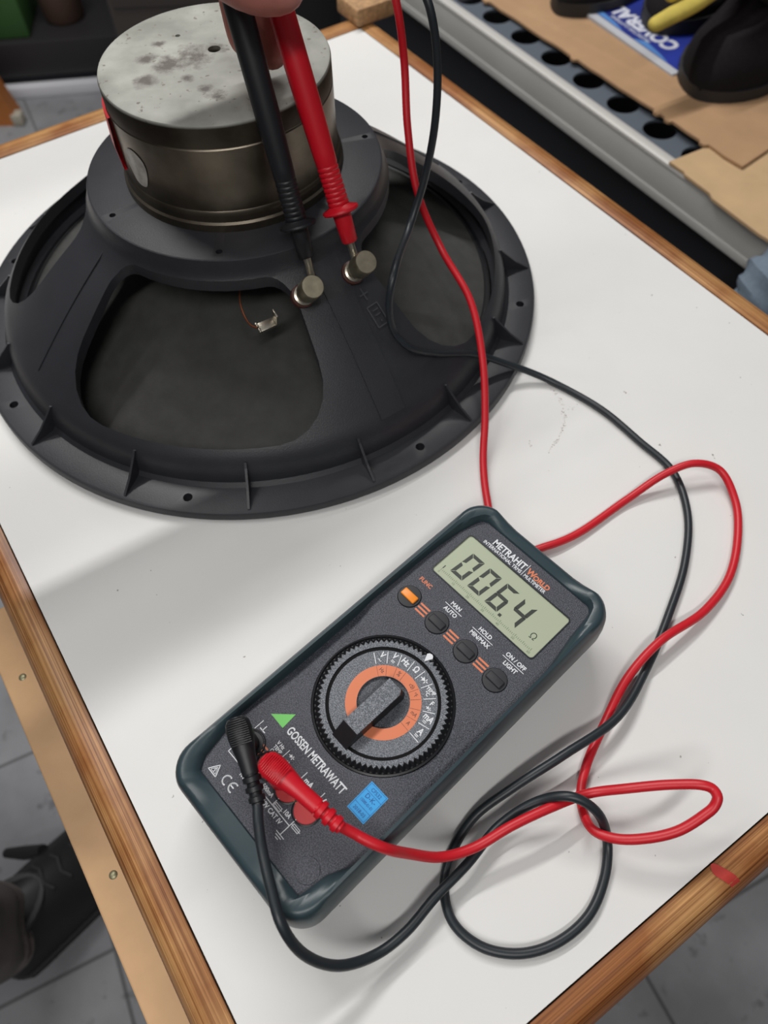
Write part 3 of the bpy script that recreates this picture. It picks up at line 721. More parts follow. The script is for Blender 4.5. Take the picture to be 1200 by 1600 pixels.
# coin slot cover at the lower right
bm = bmesh.new(); add_lathe(bm, [(0, FZm+.0003), (.0052, FZm+.0003), (.0056, FZm-.0004), (0, FZm-.0004)], 32, mT(31.8*mm, -84.6*mm)); obj('round_cover', bm, M_FACE, face)
bm = bmesh.new(); add_box(bm, -.0048, .0048, -.0006, .0006, 0, .0003, mT(31.8*mm, -84.6*mm, FZm+.0003) @ Matrix.Rotation(.5, 4, 'Z')); bm.free()
# buttons
for i, (bx, by) in enumerate(((-27.4, 30.4), (-8.4, 30.3), (11.0, 29.7), (29.9, 29.3))):
    bm = bmesh.new(); add_lathe(bm, [(0, FZm-.0014), (.0059, FZm-.0014), (.0060, FZm-.0002), (.0056, FZm+.0006), (.0040, FZm+.0008), (0, FZm+.0009)], 32, mT(bx*mm, by*mm))
    bt = obj('button', bm, M_BTN, meter)
    bm = bmesh.new(); add_box(bm, -.0044, .0044, -.0021, .0021, FZm+.0004, FZm+.0018, mT(bx*mm, by*mm), bev=.0006)
    cp = obj('button_cap', bm, M_ORANGE if i == 0 else M_BTN, bt, angle=60)
    if i == 0: cp['label'] = 'orange button cap'
# sockets
for i, sxp in enumerate((-24.2, -11.0, 1.9, 14.0)):
    m_ = M_BLKPL if i == 0 else M_SOCK
    bm = bmesh.new(); add_lathe(bm, [(.0066, FZm-.001), (.0066, FZm+.0003), (.0060, FZm+.0006), (.0060, FZm-.0002)], 36, mT(sxp*mm, -70.0*mm)); s_ = obj('socket', bm, M_BLKPL, meter)
    bm = bmesh.new(); add_lathe(bm, [(0, FZm+.0003), (.0054, FZm+.0003), (.0060, FZm-.0004), (0, FZm-.0004)], 36, mT(sxp*mm, -70.0*mm)); obj('socket_cover', bm, m_, s_)
# sticker
bm = bmesh.new(); SK = mT(29.3*mm, -49.1*mm, FZm+.00002) @ Matrix.Rotation(.02, 4, 'Z')
add_box(bm, -.0050, .0050, -.0073, .0073, 0, .0001, SK); st = obj('inspection_sticker', bm, M_STICK, meter, smooth=False); st['label'] = 'blue inspection sticker'
bm = bmesh.new()
for pts in ([(-4.5, -6.8), (4.5, -6.8), (4.5, 6.8), (-4.5, 6.8), (-4.5, -6.8)], [(-4.5, 3.4), (4.5, 3.4)], [(-4.5, -3.0), (4.5, -3.0)]):
    add_stroke(bm, [(x*mm, y*mm) for x, y in pts], .18*mm, .0001, .00004, SK)
for s, y, sz, sxx in (('CF532', 5.0, 2.3, .9), ('D-K-', 1.7, 3.0, .95), ('15080-01-01', -.9, 1.9, .72), ('2018-03', -5.0, 2.2, .9)):
    add_text(bm, s, 0, y*mm, sz*mm, .0001, sxx, mtx=SK, bold=.02*mm, extrude=.00003)
obj('sticker_text', bm, M_STICKD, st, smooth=False)

# rotary dial
ZD = FZm
dial = None
bm = bmesh.new(); add_lathe(bm, [(0, ZD-.0020), (.0326, ZD-.0020), (.0326, ZD+.0002), (.0318, ZD+.0006), (.0312, ZD-.0004), (0, ZD-.0004)], 120, mT(DCX, DCY))
dial = obj('rotary_dial', bm, M_BLKPL, meter)
bm = bmesh.new()
NT = 74
def ringpoly(bm, r0f, r1f, z, n, h=.0):
    A = []; B = []
    for i in range(n):
        a = 2*PI*i/n; A.append(bm.verts.new((DCX+r0f(i)*math.cos(a), DCY+r0f(i)*math.sin(a), z))); B.append(bm.verts.new((DCX+r1f(i)*math.cos(a), DCY+r1f(i)*math.sin(a), z-h)))
    for i in range(n): bm.faces.new((A[i], A[(i+1) % n], B[(i+1) % n], B[i]))
    return A, B
# knurled ridge ring
n = NT*2
A = [bm.verts.new((DCX+(.0299 if i % 2 else .0285)*math.cos(2*PI*i/n), DCY+(.0299 if i % 2 else .0285)*math.sin(2*PI*i/n), ZD+.0016)) for i in range(n)]
B = [bm.verts.new((DCX+(.0317 if i % 2 else .0303)*math.cos(2*PI*i/n), DCY+(.0317 if i % 2 else .0303)*math.sin(2*PI*i/n), ZD+.0001)) for i in range(n)]
C0_ = [bm.verts.new((DCX+.0270*math.cos(2*PI*i/n), DCY+.0270*math.sin(2*PI*i/n), ZD+.0016)) for i in range(n)]
for i in range(n):
    j = (i+1) % n; bm.faces.new((A[i], A[j], B[j], B[i])); bm.faces.new((C0_[i], C0_[j], A[j], A[i]))
obj('knurled_ring', bm, M_BLKPL, dial, smooth=False)
# grey ring with toothed edge
bm = bmesh.new(); A, B = ringpoly(bm, lambda i: .0262, lambda i: (.0296 if i % 2 else .0281), ZD+.0018, n)
obj('toothed_ring', bm, M_DIALG, dial, smooth=False)
bm = bmesh.new(); add_lathe(bm, [(.0120, ZD-.0022), (.0120, ZD+.0012), (.0246, ZD+.0012), (.0250, ZD+.0008), (.0262, ZD+.0006), (.0262, ZD+.0018)], 120, mT(DCX, DCY))
obj('scale_disc', bm, M_DIALG, dial)
bm = bmesh.new(); add_lathe(bm, [(.0246, ZD+.00125), (.0262, ZD+.00125), (.0262, ZD+.0012)], 120, mT(DCX, DCY)); obj('groove', bm, mat('matt_black', (12, 12, 14), .8, spec=.2), dial)
bm = bmesh.new(); add_lathe(bm, [(.0121, ZD+.00128), (.0173, ZD+.00128)], 96, mT(DCX, DCY)); obj('orange_band', bm, M_PORANGE, dial)
bm = bmesh.new(); add_lathe(bm, [(0, ZD-.0003), (.0120, ZD-.0003)], 64, mT(DCX, DCY)); obj('centre_disc', bm, face_mat('dial_well', (62, 65, 71), (108, 112, 120)), dial)
# dial scale lettering
bw = bmesh.new(); bd = bmesh.new(); ZS = ZD+.00125
def dp(r, deg): return (DCX+r*mm*math.cos(deg*D2R), DCY+r*mm*math.sin(deg*D2R))
lab = [(139.5, 'V~'), (123.5, 'V='), (107.8, 'Hz'), (91.5, '\u03a9'), (75.0, 'D'), (58.5, 'T'), (41.5, 'F'), (24.5, 'mA'), (5.5, 'A')]
ticks = [147.5, 131.5, 115.5, 99.5, 83.3, 66.8, 50.2, 33.2, 15.5, -3.0]
for t in ticks: add_stroke(bw, [dp(18.3, t), dp(23.8, t)], .36*mm, ZS)
def diode2(b_, x, y, s):
    add_stroke(b_, [(x-s, y), (x+s, y)], s*.22, ZS); add_prism(b_, [(x-s*.5, y-s*.6), (x+s*.35, y), (x-s*.5, y+s*.6)], ZS+.00002, ZS+.00016); add_stroke(b_, [(x+s*.42, y-s*.6), (x+s*.42, y+s*.6)], s*.24, ZS)
def tilde(b_, x, y): add_stroke(b_, [(x-.9*mm, y-.15*mm), (x-.45*mm, y+.25*mm), (x+.45*mm, y-.25*mm), (x+.9*mm, y+.15*mm)], .38*mm, ZS)
def dcs(b_, x, y): add_stroke(b_, [(x-.9*mm, y+.3*mm), (x+.9*mm, y+.3*mm)], .34*mm, ZS); [add_stroke(b_, [(x+k*mm-.22*mm, y-.35*mm), (x+k*mm+.22*mm, y-.35*mm)], .34*mm, ZS) for k in (-.65, 0, .65)]
for deg, s in lab:
    x, y = dp(21.3, deg)
    if s == 'V~': add_text(bw, 'V', x-.2*mm, y+1.0*mm, 4.0*mm, ZS, .85, bold=.10*mm); tilde(bw, x+.6*mm, y-1.6*mm)
    elif s == 'V=': add_text(bw, 'V', x-.2*mm, y+1.0*mm, 4.0*mm, ZS, .85, bold=.10*mm); dcs(bw, x+.9*mm, y-1.5*mm)
    elif s == 'D': diode2(bw, x, y, 2.0*mm)
    elif s == 'T': add_text(bw, 'TEMP', x+.2*mm, y+.9*mm, 2.5*mm, ZS, .85, bold=.06*mm); add_text(bw, '\u00b0C', x-.2*mm, y-1.3*mm, 2.4*mm, ZS, .9, bold=.05*mm)
    elif s == 'F': add_text(bw, 'F', x-.2*mm, y+1.1*mm, 3.2*mm, ZS, .9, bold=.08*mm); diode2(bw, x+.2*mm, y-1.5*mm, 1.4*mm)
    elif s in ('mA', 'A'): add_text(bw, s, x, y+.7*mm, 4.3*mm, ZS, .8, bold=.09*mm); dcs(bw, x-.2*mm, y-1.7*mm)
    else: add_text(bw, s, x, y, 4.1*mm, ZS, .85, bold=.10*mm)
obj('scale_lettering', bw, M_PWHITE, dial, smooth=False)
ZO = ZD+.00132
for t in (147.5, 131.5, 115.5, 99.5, 66.8, 50.2, 33.2, 15.5, -3.0, 83.3):
    if t != 83.3: add_stroke(bd, [dp(12.3, t), dp(17.1, t)], .12*mm, ZO, .00003)
for deg, s in ((139.5, 'Hz'), (107.8, '%'), (75, 'S'), (58.5, '\u00b0F'), (24.5, 'mA'), (5.5, 'A')):
    x, y = dp(14.8, deg)
    if s == 'S': sound(lambda P, w: add_stroke(bd, [(a*mm, b*mm) for a, b in P], w*mm, ZO, .00003), x/mm, y/mm, 1.3, .16)
    else: add_text(bd, s, x, y, (2.7 if s != '%' else 3.4)*mm, ZO, .8, extrude=.00002)
obj('band_lettering', bd, M_PDARK, dial, smooth=False)
# knob: bar across the dial with raked lower end
bm = bmesh.new()
def P3(x, y, z): return bm.verts.new((DCX+x*mm, DCY+y*mm, ZD+z*mm))
w_ = 4.5; H_ = 7.5
top = [(-w_, -19.5, H_), (w_, -19.5, H_), (w_, 6.2, H_), (w_-1.6, 8.4, H_), (-w_, 8.4, H_)]
bot = [(-w_-.3, -28.0, .6), (w_+.3, -28.0, .6), (w_+.6, 8.0, -.2), (w_-1.2, 10.2, -.2), (-w_-.3, 10.2, -.2)]
tv = [P3(*p) for p in top]; bv = [P3(*p) for p in bot]
bm.faces.new(bv[::-1])
for i in range(5): bm.faces.new((bv[i], bv[(i+1) % 5], tv[(i+1) % 5], tv[i]))
bm.faces.new(tv)
knob = obj('knob', bm, M_BLKPL, dial, smooth=False)
bm = bmesh.new(); kt = [(-w_+.1, -19.3), (w_-.1, -19.3), (w_-.1, 6.1), (w_-1.6, 8.2), (-w_+.1, 8.2)]
add_prism(bm, [(DCX+x*mm, DCY+y*mm) for x, y in kt], ZD+H_*mm-.0002, ZD+H_*mm+.0001); o = obj('knob_top', bm, M_DIALG, knob, smooth=False)
bm = bmesh.new(); mk = [(-.2, 26.6), (1.6, 30.3), (1.0, 31.2), (0, 31.6), (-1.2, 31.2), (-1.9, 30.2)]
add_prism(bm, [(DCX+x*mm-.4*mm, DCY+y*mm) for x, y in mk], ZD-.001, ZD+.0024); o = obj('pointer', bm, M_PWHITE, dial, smooth=False); o['label'] = 'white pointer'

# ---------------------------------------------------------------- test leads
RED_PTS = [(0.0142,0.4507,0.1808),(0.0180,0.4441,0.1649),(0.0206,0.4387,0.1439),(0.0219,0.4223,0.1161),(0.0271,0.4036,0.0869),(0.0419,0.3862,0.0580),(0.0580,0.3539,0.0450),(0.0635,0.3198,0.0300),(0.0630,0.2862,0.0160),(0.0602,0.2603,0.0060),(0.0601,0.2373,0.0028),(0.0631,0.2134,0.0028),(0.0748,0.1997,0.0028),(0.0903,0.2020,0.0040),(0.1078,0.2094,0.0028),(0.1411,0.2315,0.0030),(0.1641,0.2437,0.0100),(0.1809,0.2481,0.0130),(0.1964,0.2453,0.0090),(0.2022,0.2283,0.0040),(0.1988,0.2077,0.0028),(0.1865,0.1800,0.0028),(0.1665,0.1590,0.0050),(0.1374,0.1409,0.0100),(0.1187,0.1238,0.0060),(0.1043,0.1028,0.0028),(0.0913,0.0819,0.0028),(0.0867,0.0676,0.0030),(0.0879,0.0539,0.0100),(0.0960,0.0491,0.0140),(0.1087,0.0481,0.0180),(0.1218,0.0501,0.0220),(0.1328,0.0553,0.0260),(0.1373,0.0584,0.0280),(0.1389,0.0619,0.0300),(0.1378,0.0651,0.0300),(0.1338,0.0669,0.0300),(0.1221,0.0684,0.0260),(0.1040,0.0686,0.0200),(0.0881,0.0682,0.0140),(0.0691,0.0621,0.0180),(0.0512,0.0552,0.0180),(0.0337,0.0470,0.0160),(0.0194,0.0434,0.0200),(0.0055,0.0436,0.0320),(-0.0048,0.0444,0.0450),(-0.0148,0.0486,0.0490),(-0.0244,0.0552,0.0520)]
BLK_PTS = [(0.0267,0.4165,0.1949),(0.0320,0.4098,0.1848),(0.0360,0.4049,0.1641),(0.0355,0.3960,0.1351),(0.0299,0.3875,0.1063),(0.0209,0.3730,0.0855),(0.0098,0.3249,0.0920),(0.0069,0.3164,0.0780),(0.0095,0.3128,0.0620),(0.0182,0.3097,0.0520),(0.0339,0.3159,0.0400),(0.0591,0.3275,0.0260),(0.0806,0.3297,0.0140),(0.0977,0.3276,0.0070),(0.1139,0.3210,0.0026),(0.1387,0.2987,0.0026),(0.1573,0.2728,0.0026),(0.1717,0.2508,0.0026),(0.1737,0.2217,0.0026),(0.1643,0.1889,0.0026),(0.1486,0.1589,0.0026),(0.1314,0.1311,0.0030),(0.1093,0.1039,0.0090),(0.0792,0.0855,0.0140),(0.0543,0.0724,0.0100),(0.0361,0.0615,0.0040),(0.0254,0.0478,0.0026),(0.0206,0.0336,0.0026),(0.0232,0.0199,0.0026),(0.0342,0.0104,0.0026),(0.0501,0.0071,0.0026),(0.0668,0.0106,0.0026),(0.0822,0.0205,0.0026),(0.0918,0.0352,0.0026),(0.0950,0.0491,0.0050),(0.0889,0.0596,0.0190),(0.0780,0.0654,0.0230),(0.0642,0.0653,0.0160),(0.0468,0.0568,0.0090),(0.0310,0.0415,0.0095),(0.0160,0.0289,0.0100),(0.0031,0.0165,0.0100),(-0.0092,0.0087,0.0120),(-0.0244,0.0048,0.0220),(-0.0370,0.0088,0.0360),(-0.0444,0.0184,0.0480),(-0.0486,0.0303,0.0500),(-0.0534,0.0465,0.0500),(-0.0553,0.0581,0.0520)]
RTIP, RTOP = Vector((-.0106, .3374, .092)), Vector((-.0406, .3886, .1987))
BTIP, BTOP = Vector((-.0350, .3286, .090)), Vector((-.0589, .3814, .2025))
def probe(parent, tip, topp, m_body, body_col):
    d = (topp-tip).normalized(); q = rot_to(d, tip)
    bm = bmesh.new(); pr = []
    pr += [(0, .0190), (.0036, .0190), (.0044, .0198), (.0048, .0300), (.0050, .0355)]
    pr += [(.0050, .0355), (.0092, .0352), (.0099, .0360), (.0097, .0370), (.0058, .0386)]
    z = .0390
    for k in range(8):
        pr += [(.0054, z), (.0056, z+.0002), (.0056, z+.0018), (.0053, z+.0021)]; z += .0025
    pr += [(.0056, z+.0005), (.0058, z+.006), (.0063, z+.03), (.0065, .135), (.0060, .150), (.0050, .160), (.0042, .172), (.0030, .180), (0, .180)]
    pr = [(r, zz-.0085) for r, zz in pr]
    add_lathe(bm, pr, 40, q); b = obj('probe', bm, m_body, parent, angle=45)
    bm = bmesh.new(); add_lathe(bm, [(0, -.001), (.0019, -.001), (.0021, .002), (.0021, .0110), (0, .0110)], 20, q); t = obj('probe_tip', bm, M_STEEL, b)
    t['label'] = 'split metal probe tip'
    return d
def plug(parent, head, elbow, tail, m_):
    """banana plug: ribbed disc head over the socket, body tapering to a ribbed strain relief"""
    h, t = Vector(head), Vector(tail)
    ax = (t-h).normalized(); side = ax.cross(Vector((0, 0, 1))).normalized(); upv = side.cross(ax).normalized()
    bm = bmesh.new(); pts = [h-ax*.0050, h-ax*.0046, h-ax*.0030, h, h+ax*.0030, h+ax*.0065, h+ax*.0110, h+ax*.0150, h+(t-h)*.98]
    L = (t-h).length
    rad = [.0022, .0038, .0050, .0055, .0054, .0049, .0041, .0036, .0035]
    add_tube(bm, pts, rad, 24, True, .80, upv); pl = obj('plug', bm, m_, parent, angle=50)
    # grip ribs over the head
    bm = bmesh.new()
    for k in range(13):
        p = h+ax*(-.0048+.0009*k)
        w = .0052*math.sqrt(max(.05, 1-((-.0048+.0009*k)/.0056)**2)) if k < 6 else .0052
        add_tube(bm, [p-side*w*.8+upv*.0037, p-side*w*.4+upv*.0043, p+upv*.0045, p+side*w*.4+upv*.0043, p+side*w*.8+upv*.0037], .00028, 6)
    obj('grip_ribs', bm, m_, pl)
    # shaft down into the socket
    bm = bmesh.new(); add_lathe(bm, [(0, FZm+.0005), (.0048, FZm+.0005), (.0048, h.z-.001), (0, h.z-.001)], 28, Matrix.Translation((h.x, h.y, 0)))
    obj('plug_shaft', bm, m_, pl)
    # strain relief
    bm = bmesh.new(); z = 0; pr = [(0, -.001), (.0030, -.001)]
    for k in range(3): pr += [(.0028, z), (.0039-.0002*k, z+.0004), (.0039-.0002*k, z+.0023), (.0027, z+.0027), (.0027, z+.0036)]; z += .0040
    pr += [(.0024, z), (0, z)]
    add_lathe(bm, pr, 28, rot_to(ax, t)); obj('strain_relief', bm, m_, pl)
    return t+ax*z
red = thing('test_lead', 'red test lead with red probe and plug, coiled beside the meter', 'test lead', (RED_PTS[30][0], RED_PTS[30][1], 0))
blk = thing('test_lead', 'black test lead with black probe and plug, looped below the meter', 'test lead', (BLK_PTS[30][0], BLK_PTS[30][1], 0))
def local(o, par): o.location = (-par.location.x, -par.location.y, 0)
for par, pts, rad, m_, tip, topp, mb in ((red, RED_PTS, .00225, M_RED, RTIP, RTOP, M_REDDK), (blk, BLK_PTS, .0022, M_BLKW, BTIP, BTOP, M_BLK)):
    d = probe(par, tip, topp, mb, None)
    P = catmull(pts, 8)
    # above the frame the cable comes down from the end of its probe in an arc
    e = tip+d*.1695; s = P[0]; dirs = (P[0]-P[2]).normalized()
    arc = catmull([e, e+d*.03, (e+s)/2+Vector((0, .01, .06)), s+dirs*.03, s], 8)[:-1]
    if par is red: hd, el, tl = Vector((-.0487, .0741, .0600)), None, Vector((-.0302, .0585, .0560))
    else: hd, el, tl = Vector((-.0634, .0896, .0605)), None, Vector((-.0583, .0722, .0545))
    end = plug(par, hd, el, tl, M_REDDK if par is red else M_BLK)
    P = arc+P
    P = [p for p in P if (p-end).length > .006 or p.z > .08]+[end-(end-hd).normalized()*.002]
    bm = bmesh.new(); add_tube(bm, P, rad, 14); obj('cable', bm, m_, par, angle=80)
    for c in par.children: local(c, par)

# ---------------------------------------------------------------- hand holding the probes
def skin_mesh(name, verts, edges, radii, m, root=0, sub=2):
    me = bpy.data.meshes.new(name); me.from_pydata([tuple(v) for v in verts], edges, []); o = link(name, me, m)
    o.modifiers.new('s', 'SKIN'); sv = me.skin_vertices[0].data
    for i, r in enumerate(radii): sv[i].radius = (r, r) if not isinstance(r, tuple) else r; sv[i].use_root = (i == root)
    sd = o.modifiers.new('u', 'SUBSURF'); sd.levels = sub; sd.render_levels = sub
    bpy.context.view_layer.update(); evaluated(o)
    if not o.data.materials: o.data.materials.append(m)
    for p in o.data.polygons: p.use_smooth = True
    return o
M_SKIN = mat('skin', (186, 116, 104), .5, noise_scale=120, noise_amt=.10, bump=.25, bump_scale=500)
M_SKIN.node_tree.nodes['Principled BSDF'].inputs['Subsurface Weight'].default_value = .08
M_SKIN.node_tree.nodes['Principled BSDF'].inputs['Subsurface Radius'].default_value = (.01, .004, .002)
HV = [(-0.0530, 0.4359, 0.2580),                                  # palm 0
      (-0.120, 0.404, 0.275), (-0.270, 0.325, 0.292), (-0.500, 0.205, .315),   # wrist, forearm 1-3
      (-0.0640, 0.4200, 0.2373), (-0.0630, 0.4144, 0.2171), (-0.0622, 0.4100, 0.1968), (-0.0612, 0.4030, 0.1830), (-0.0600, 0.3940, 0.1725),   # index 4-8
      (-0.0512, 0.4200, 0.2371), (-0.0490, 0.4163, 0.2159), (-0.0491, 0.4105, 0.1939), (-0.0486, 0.4000, 0.1775), (-0.0478, 0.3890, 0.1685),   # middle 9-13
      (-0.0383, 0.4200, 0.2369), (-0.0322, 0.4184, 0.2172), (-0.0270, 0.4144, 0.2100), (-0.0260, 0.4040, 0.2110),                              # ring 14-17
      (-0.0271, 0.4180, 0.2390), (-0.0163, 0.4120, 0.2250), (-0.0110, 0.4053, 0.2190),                                                        # little 18-20
      (-0.0740, 0.3950, 0.2440), (-0.0660, 0.3660, 0.2300), (-0.0460, 0.3550, 0.2200), (-0.0235, 0.3600, 0.2185)]                               # thumb 21-24
HE = [(0, 1), (1, 2), (2, 3), (0, 4), (4, 5), (5, 6), (6, 7), (7, 8), (0, 9), (9, 10), (10, 11), (11, 12), (12, 13), (0, 14), (14, 15), (15, 16), (16, 17), (0, 18), (18, 19), (19, 20), (0, 21), (21, 22), (22, 23), (23, 24)]
HR = [.026, .026, .033, .038, .0118, .0112, .0106, .0098, .0076, .0120, .0114, .0108, .0100, .0078, .0112, .0104, .0098, .0078, .0100, .0090, .0070, .0150, .0145, .0138, .0104]
hand = skin_mesh('person', HV, HE, HR, M_SKIN)
tag(hand, 'hand reaching down from the top edge, pinching the red and black probes', 'person')
bm = bmesh.new()
def nail(p, n, d, w, l):
    n = Vector(n).normalized(); d = Vector(d).normalized(); s = d.cross(n)
    for i in range(1): pass
    q = Matrix((s, d, n)).transposed().to_4x4(); q.translation = p
    add_lathe(bm, [(0, .0006), (.6, .0005), (1, 0), (0, -.0004)], 20, q @ Matrix.Diagonal((w, l, 1, 1)))
nail((-.0235, .3520, .2250), (.1, -.8, .6), (1, .2, -.2), .0048, .0060)
nl = obj('thumbnail', bm, mat('nail', (206, 150, 138), .35), hand)
bm = bmesh.new(); add_tube(bm, catmull([(-.300, .309, .2945), (-.39, .262, .304), (-.505, .2024, .3155)], 6), [.040]*6+[.044]*7, 24); obj('sleeve', bm, mat('dark_sleeve', (40, 44, 54), .9), hand)

# ---------------------------------------------------------------- background right: shelf, card, shoes, gloves
SA = math.radians(-59.74)
shelf = thing('metal_shelf', 'grey metal workshop shelf with a bright front lip and a row of round holes', 'shelf', (.101, 1.101, FZ), SA)
M_SHF = mat('shelf_grey_metal', (184, 184, 180), .55, .1, noise_scale=8, noise_amt=.08)
M_LIP = mat('bare_aluminium', (190, 188, 184), .5, .15)
M_PANEL = mat('blue_grey_panel', (88, 96, 106), .5, .2)
M_VOID = mat('gap_shade_and_dark_parts', (20, 23, 30), .8, noise_scale=6, noise_amt=.3)  # near-black painted shade for the gap under the shelf; also plinths, crate handle
bm = bmesh.new(); add_box(bm, -.32, .95, 0, .004, tz(-.166), tz(-.124), bev=.0008); add_box(bm, -.32, .95, 0, .02, tz(-.1665), tz(-.1635)); add_box(bm, -.32, .95, -.0012, .0002, tz(-.1655), tz(-.1560), bev=.0004); obj('front_rail', bm, M_SHF, shelf)
bm = bmesh.new(); add_box(bm, -.32, .95, -.001, .0135, tz(-.1275), tz(-.1205), bev=.0028); obj('front_lip', bm, M_LIP, shelf)
bm = bmesh.new(); add_box(bm, -.32, .95, .0130, .45, tz(-.1290), tz(-.1262)); pan = obj('perforated_panel', bm, M_PANEL, shelf, smooth=False)
cut = bmesh.new()
for k in range(-4, 14):
    for j in (0, 1): add_lathe(cut, [(0, tz(-.15)), (.0190, tz(-.15)), (.0190, tz(-.11)), (0, tz(-.11))], 28, Matrix.Translation((.0045+.0612*k+(.03 if j else 0), .0430+.055*j, 0)))
boolean(pan, cut)
for p in pan.data.polygons: p.use_smooth = False
bm = bmesh.new(); add_box(bm, -.32, .95, .03, .45, 0, tz(-.30)); obj('gap_shade_block', bm, M_VOID, shelf, smooth=False)  # added dark block: shade of the gap below the shelf put into colour
bm = bmesh.new(); add_box(bm, -.32, .95, .02, .028, 0, tz(-.1670)); obj('gap_shade_front', bm, M_VOID, shelf, smooth=False)  # added dark sheet painting the shaded gap between shelf and table
for xx in (-.315, .93):
    bm = bmesh.new(); add_box(bm, xx, xx+.02, .03, .05, tz(-.30), tz(-.130)); obj('bracket', bm, M_SHF, shelf, smooth=False)
SM = Matrix.Translation((.101, 1.101, 0)) @ Matrix.Rotation(SA, 4, 'Z')
def sheet(name, poly, zf, thick, label, m, grid=.02):
    bm = bmesh.new(); add_prism(bm, poly, 0, thick)
    o = obj(name, bm, m, None, smooth=False); o.matrix_world = SM
    for v in o.data.vertices: v.co.z += zf(v.co.x, v.co.y)
    return tag(o, label, 'cardboard')
M_CARD = mat('brown_cardboard', (166, 132, 98), .8, noise_scale=30, noise_amt=.07)
random.seed(8)
edge = []; x = -.28
while x < .47:
    edge.append((x, .050+random.uniform(-.0012, .0012)))
    if random.random() < .22: edge += [(x+.004, .0455), (x+.010, .046), (x+.012, .0505)]
    x += .018
sheet('cardboard_sheet', edge+[(.482, .051), (.474, .105), (.44, .42), (-.28, .42)], lambda x, y: -.1258+.0095*max(0, x+.1)/.58, .003, 'large brown cardboard sheet covering the shelf under the black shoes', M_CARD)
sheet('cardboard_sheet', [(.430, -.001), (.4325, .047), (.436, .052), (.44, .20), (.90, .20), (.90, -.010), (.62, -.012), (.60, -.006), (.565, -.010), (.50, -.008), (.492, -.004), (.455, -.003), (.452, -.0005)], lambda x, y: -.1203, .003, 'smaller cardboard piece hanging over the front edge of the shelf', mat('pale_cardboard', (186, 156, 118), .8, noise_scale=30, noise_amt=.07))
# blue pack with upside-down lettering
pk = thing('flat_pack', 'blue and white flat pack with upside-down white lettering under the black shoe', 'package', (0, 0, 0)); pk.matrix_world = SM @ Matrix.Translation((.10, .1265, -.1190)) @ Matrix.Rotation(math.radians(-3.5), 4, 'Z')
bm = bmesh.new(); add_box(bm, 0, .212, 0, .19, 0, .006, bev=.001); obj('sleeve', bm, mat('pack_white', (176, 178, 184), .4), pk)
bm = bmesh.new(); add_box(bm, .004, .208, .0105, .186, .0061, .0064); obj('blue_panel', bm, mat('pack_blue', (18, 38, 128), .5, noise_scale=9, noise_amt=.5), pk, smooth=False)
bm = bmesh.new()
for x0, x1 in ((.03, .105), (.125, .19)): add_prism(bm, [(x0, .0110), (x1, .0110), (x1-.02, .0160), (x0+.015, .0200)], .0065, .0067)
obj('light_stripe', bm, mat('pack_lightblue', (84, 134, 196), .4), pk, smooth=False)
bm = bmesh.new(); add_text(bm, 'COVERALL', .105, .040, .030, .0066, .88, 'CENTER', PI, .0012); add_text(bm, 'PROTECTIVE CLOTHING', .105, .0225, .0075, .0066, .9, 'CENTER', PI, .0001)
obj('lettering', bm, mat('pack_lettering', (206, 208, 220), .4), pk, smooth=False)
# shoes
def shoe(name, toe, ang, label, L=.29, Wd=.108, z0=-.118, m1=None, m2=None, H=.095):
    t = thing(name, label, 'shoe', (toe[0], toe[1], z0), ang, 'black work shoes on the cardboard' if z0 > -.3 else None)
    def outline(s):   # s 0..1 toe to heel -> half width, offset
        w = Wd/2*(math.sin(min(1, (s/.28))*PI/2)**.55)*(1-.22*max(0, (s-.35)/.65))*(1 if s < .9 else math.sqrt(max(.02, 1-((s-.9)/.1)**2))*.999)
        return w
    ss = [0, .01, .03, .06, .10, .16, .24, .34, .45, .56, .68, .78, .86, .92, .96, .985, 1.0]
    bm = bmesh.new(); A = []
    for s in ss:
        w = max(.003, outline(s)); row = []
        for k in range(13):
            a = PI*k/12; row.append((w*1.02*math.cos(a), s*L, 0))
        A.append(row)
    pts = [(max(.003, outline(s))*1.03, s*L) for s in ss] + [(-max(.003, outline(s))*1.03, s*L) for s in reversed(ss)]
    add_prism(bm, pts, 0, .016); sole = obj('sole', bm, m2, t, angle=50)
    bm = bmesh.new(); rows = []
    for s in ss:
        w = max(.002, outline(s)*.97)
        h = .016+ (H*.42)*min(1, (s/.10))**.5 if s < .10 else .016+H*.42+(H*.58)*(0.5-0.5*math.cos(PI*min(1, max(0, (s-.25)/.45))))
        if s > .93: h *= 1-.12*(s-.93)/.07
        row = [bm.verts.new((w*math.cos(PI*k/16)*(1-.10*math.sin(PI*k/16)), s*L, .014+(h-.014)*math.sin(PI*k/16)**.65)) for k in range(17)]
        rows.append(row)
    for a, b in zip(rows, rows[1:]):
        for k in range(16): bm.faces.new((a[k], a[k+1], b[k+1], b[k]))
    bm.faces.new(rows[0]); bm.faces.new(rows[-1][::-1])
    up_ = obj('upper', bm, m1, t, angle=60)
    bm = bmesh.new(); add_lathe(bm, [(.030, 0), (.0345, .004), (.034, .010), (.028, .010), (.027, 0), (.030, 0)], 28, Matrix.Translation((0, L*.76, H*.93+.003)) @ Matrix.Diagonal((1, 1.5, 1, 1)))
    obj('collar', bm, m1, up_)
    bm = bmesh.new()
    for k in range(4):
        s = .36+.07*k; z = .016+H*.42+(H*.58)*(0.5-0.5*math.cos(PI*(s-.25)/.45))+.0005
        add_tube(bm, [(-.020, s*L, z-.006), (-.008, s*L+.004, z), (.008, s*L-.002, z), (.020, s*L+.003, z-.006)], .0024, 8)
    obj('laces', bm, m2, up_)
    return t
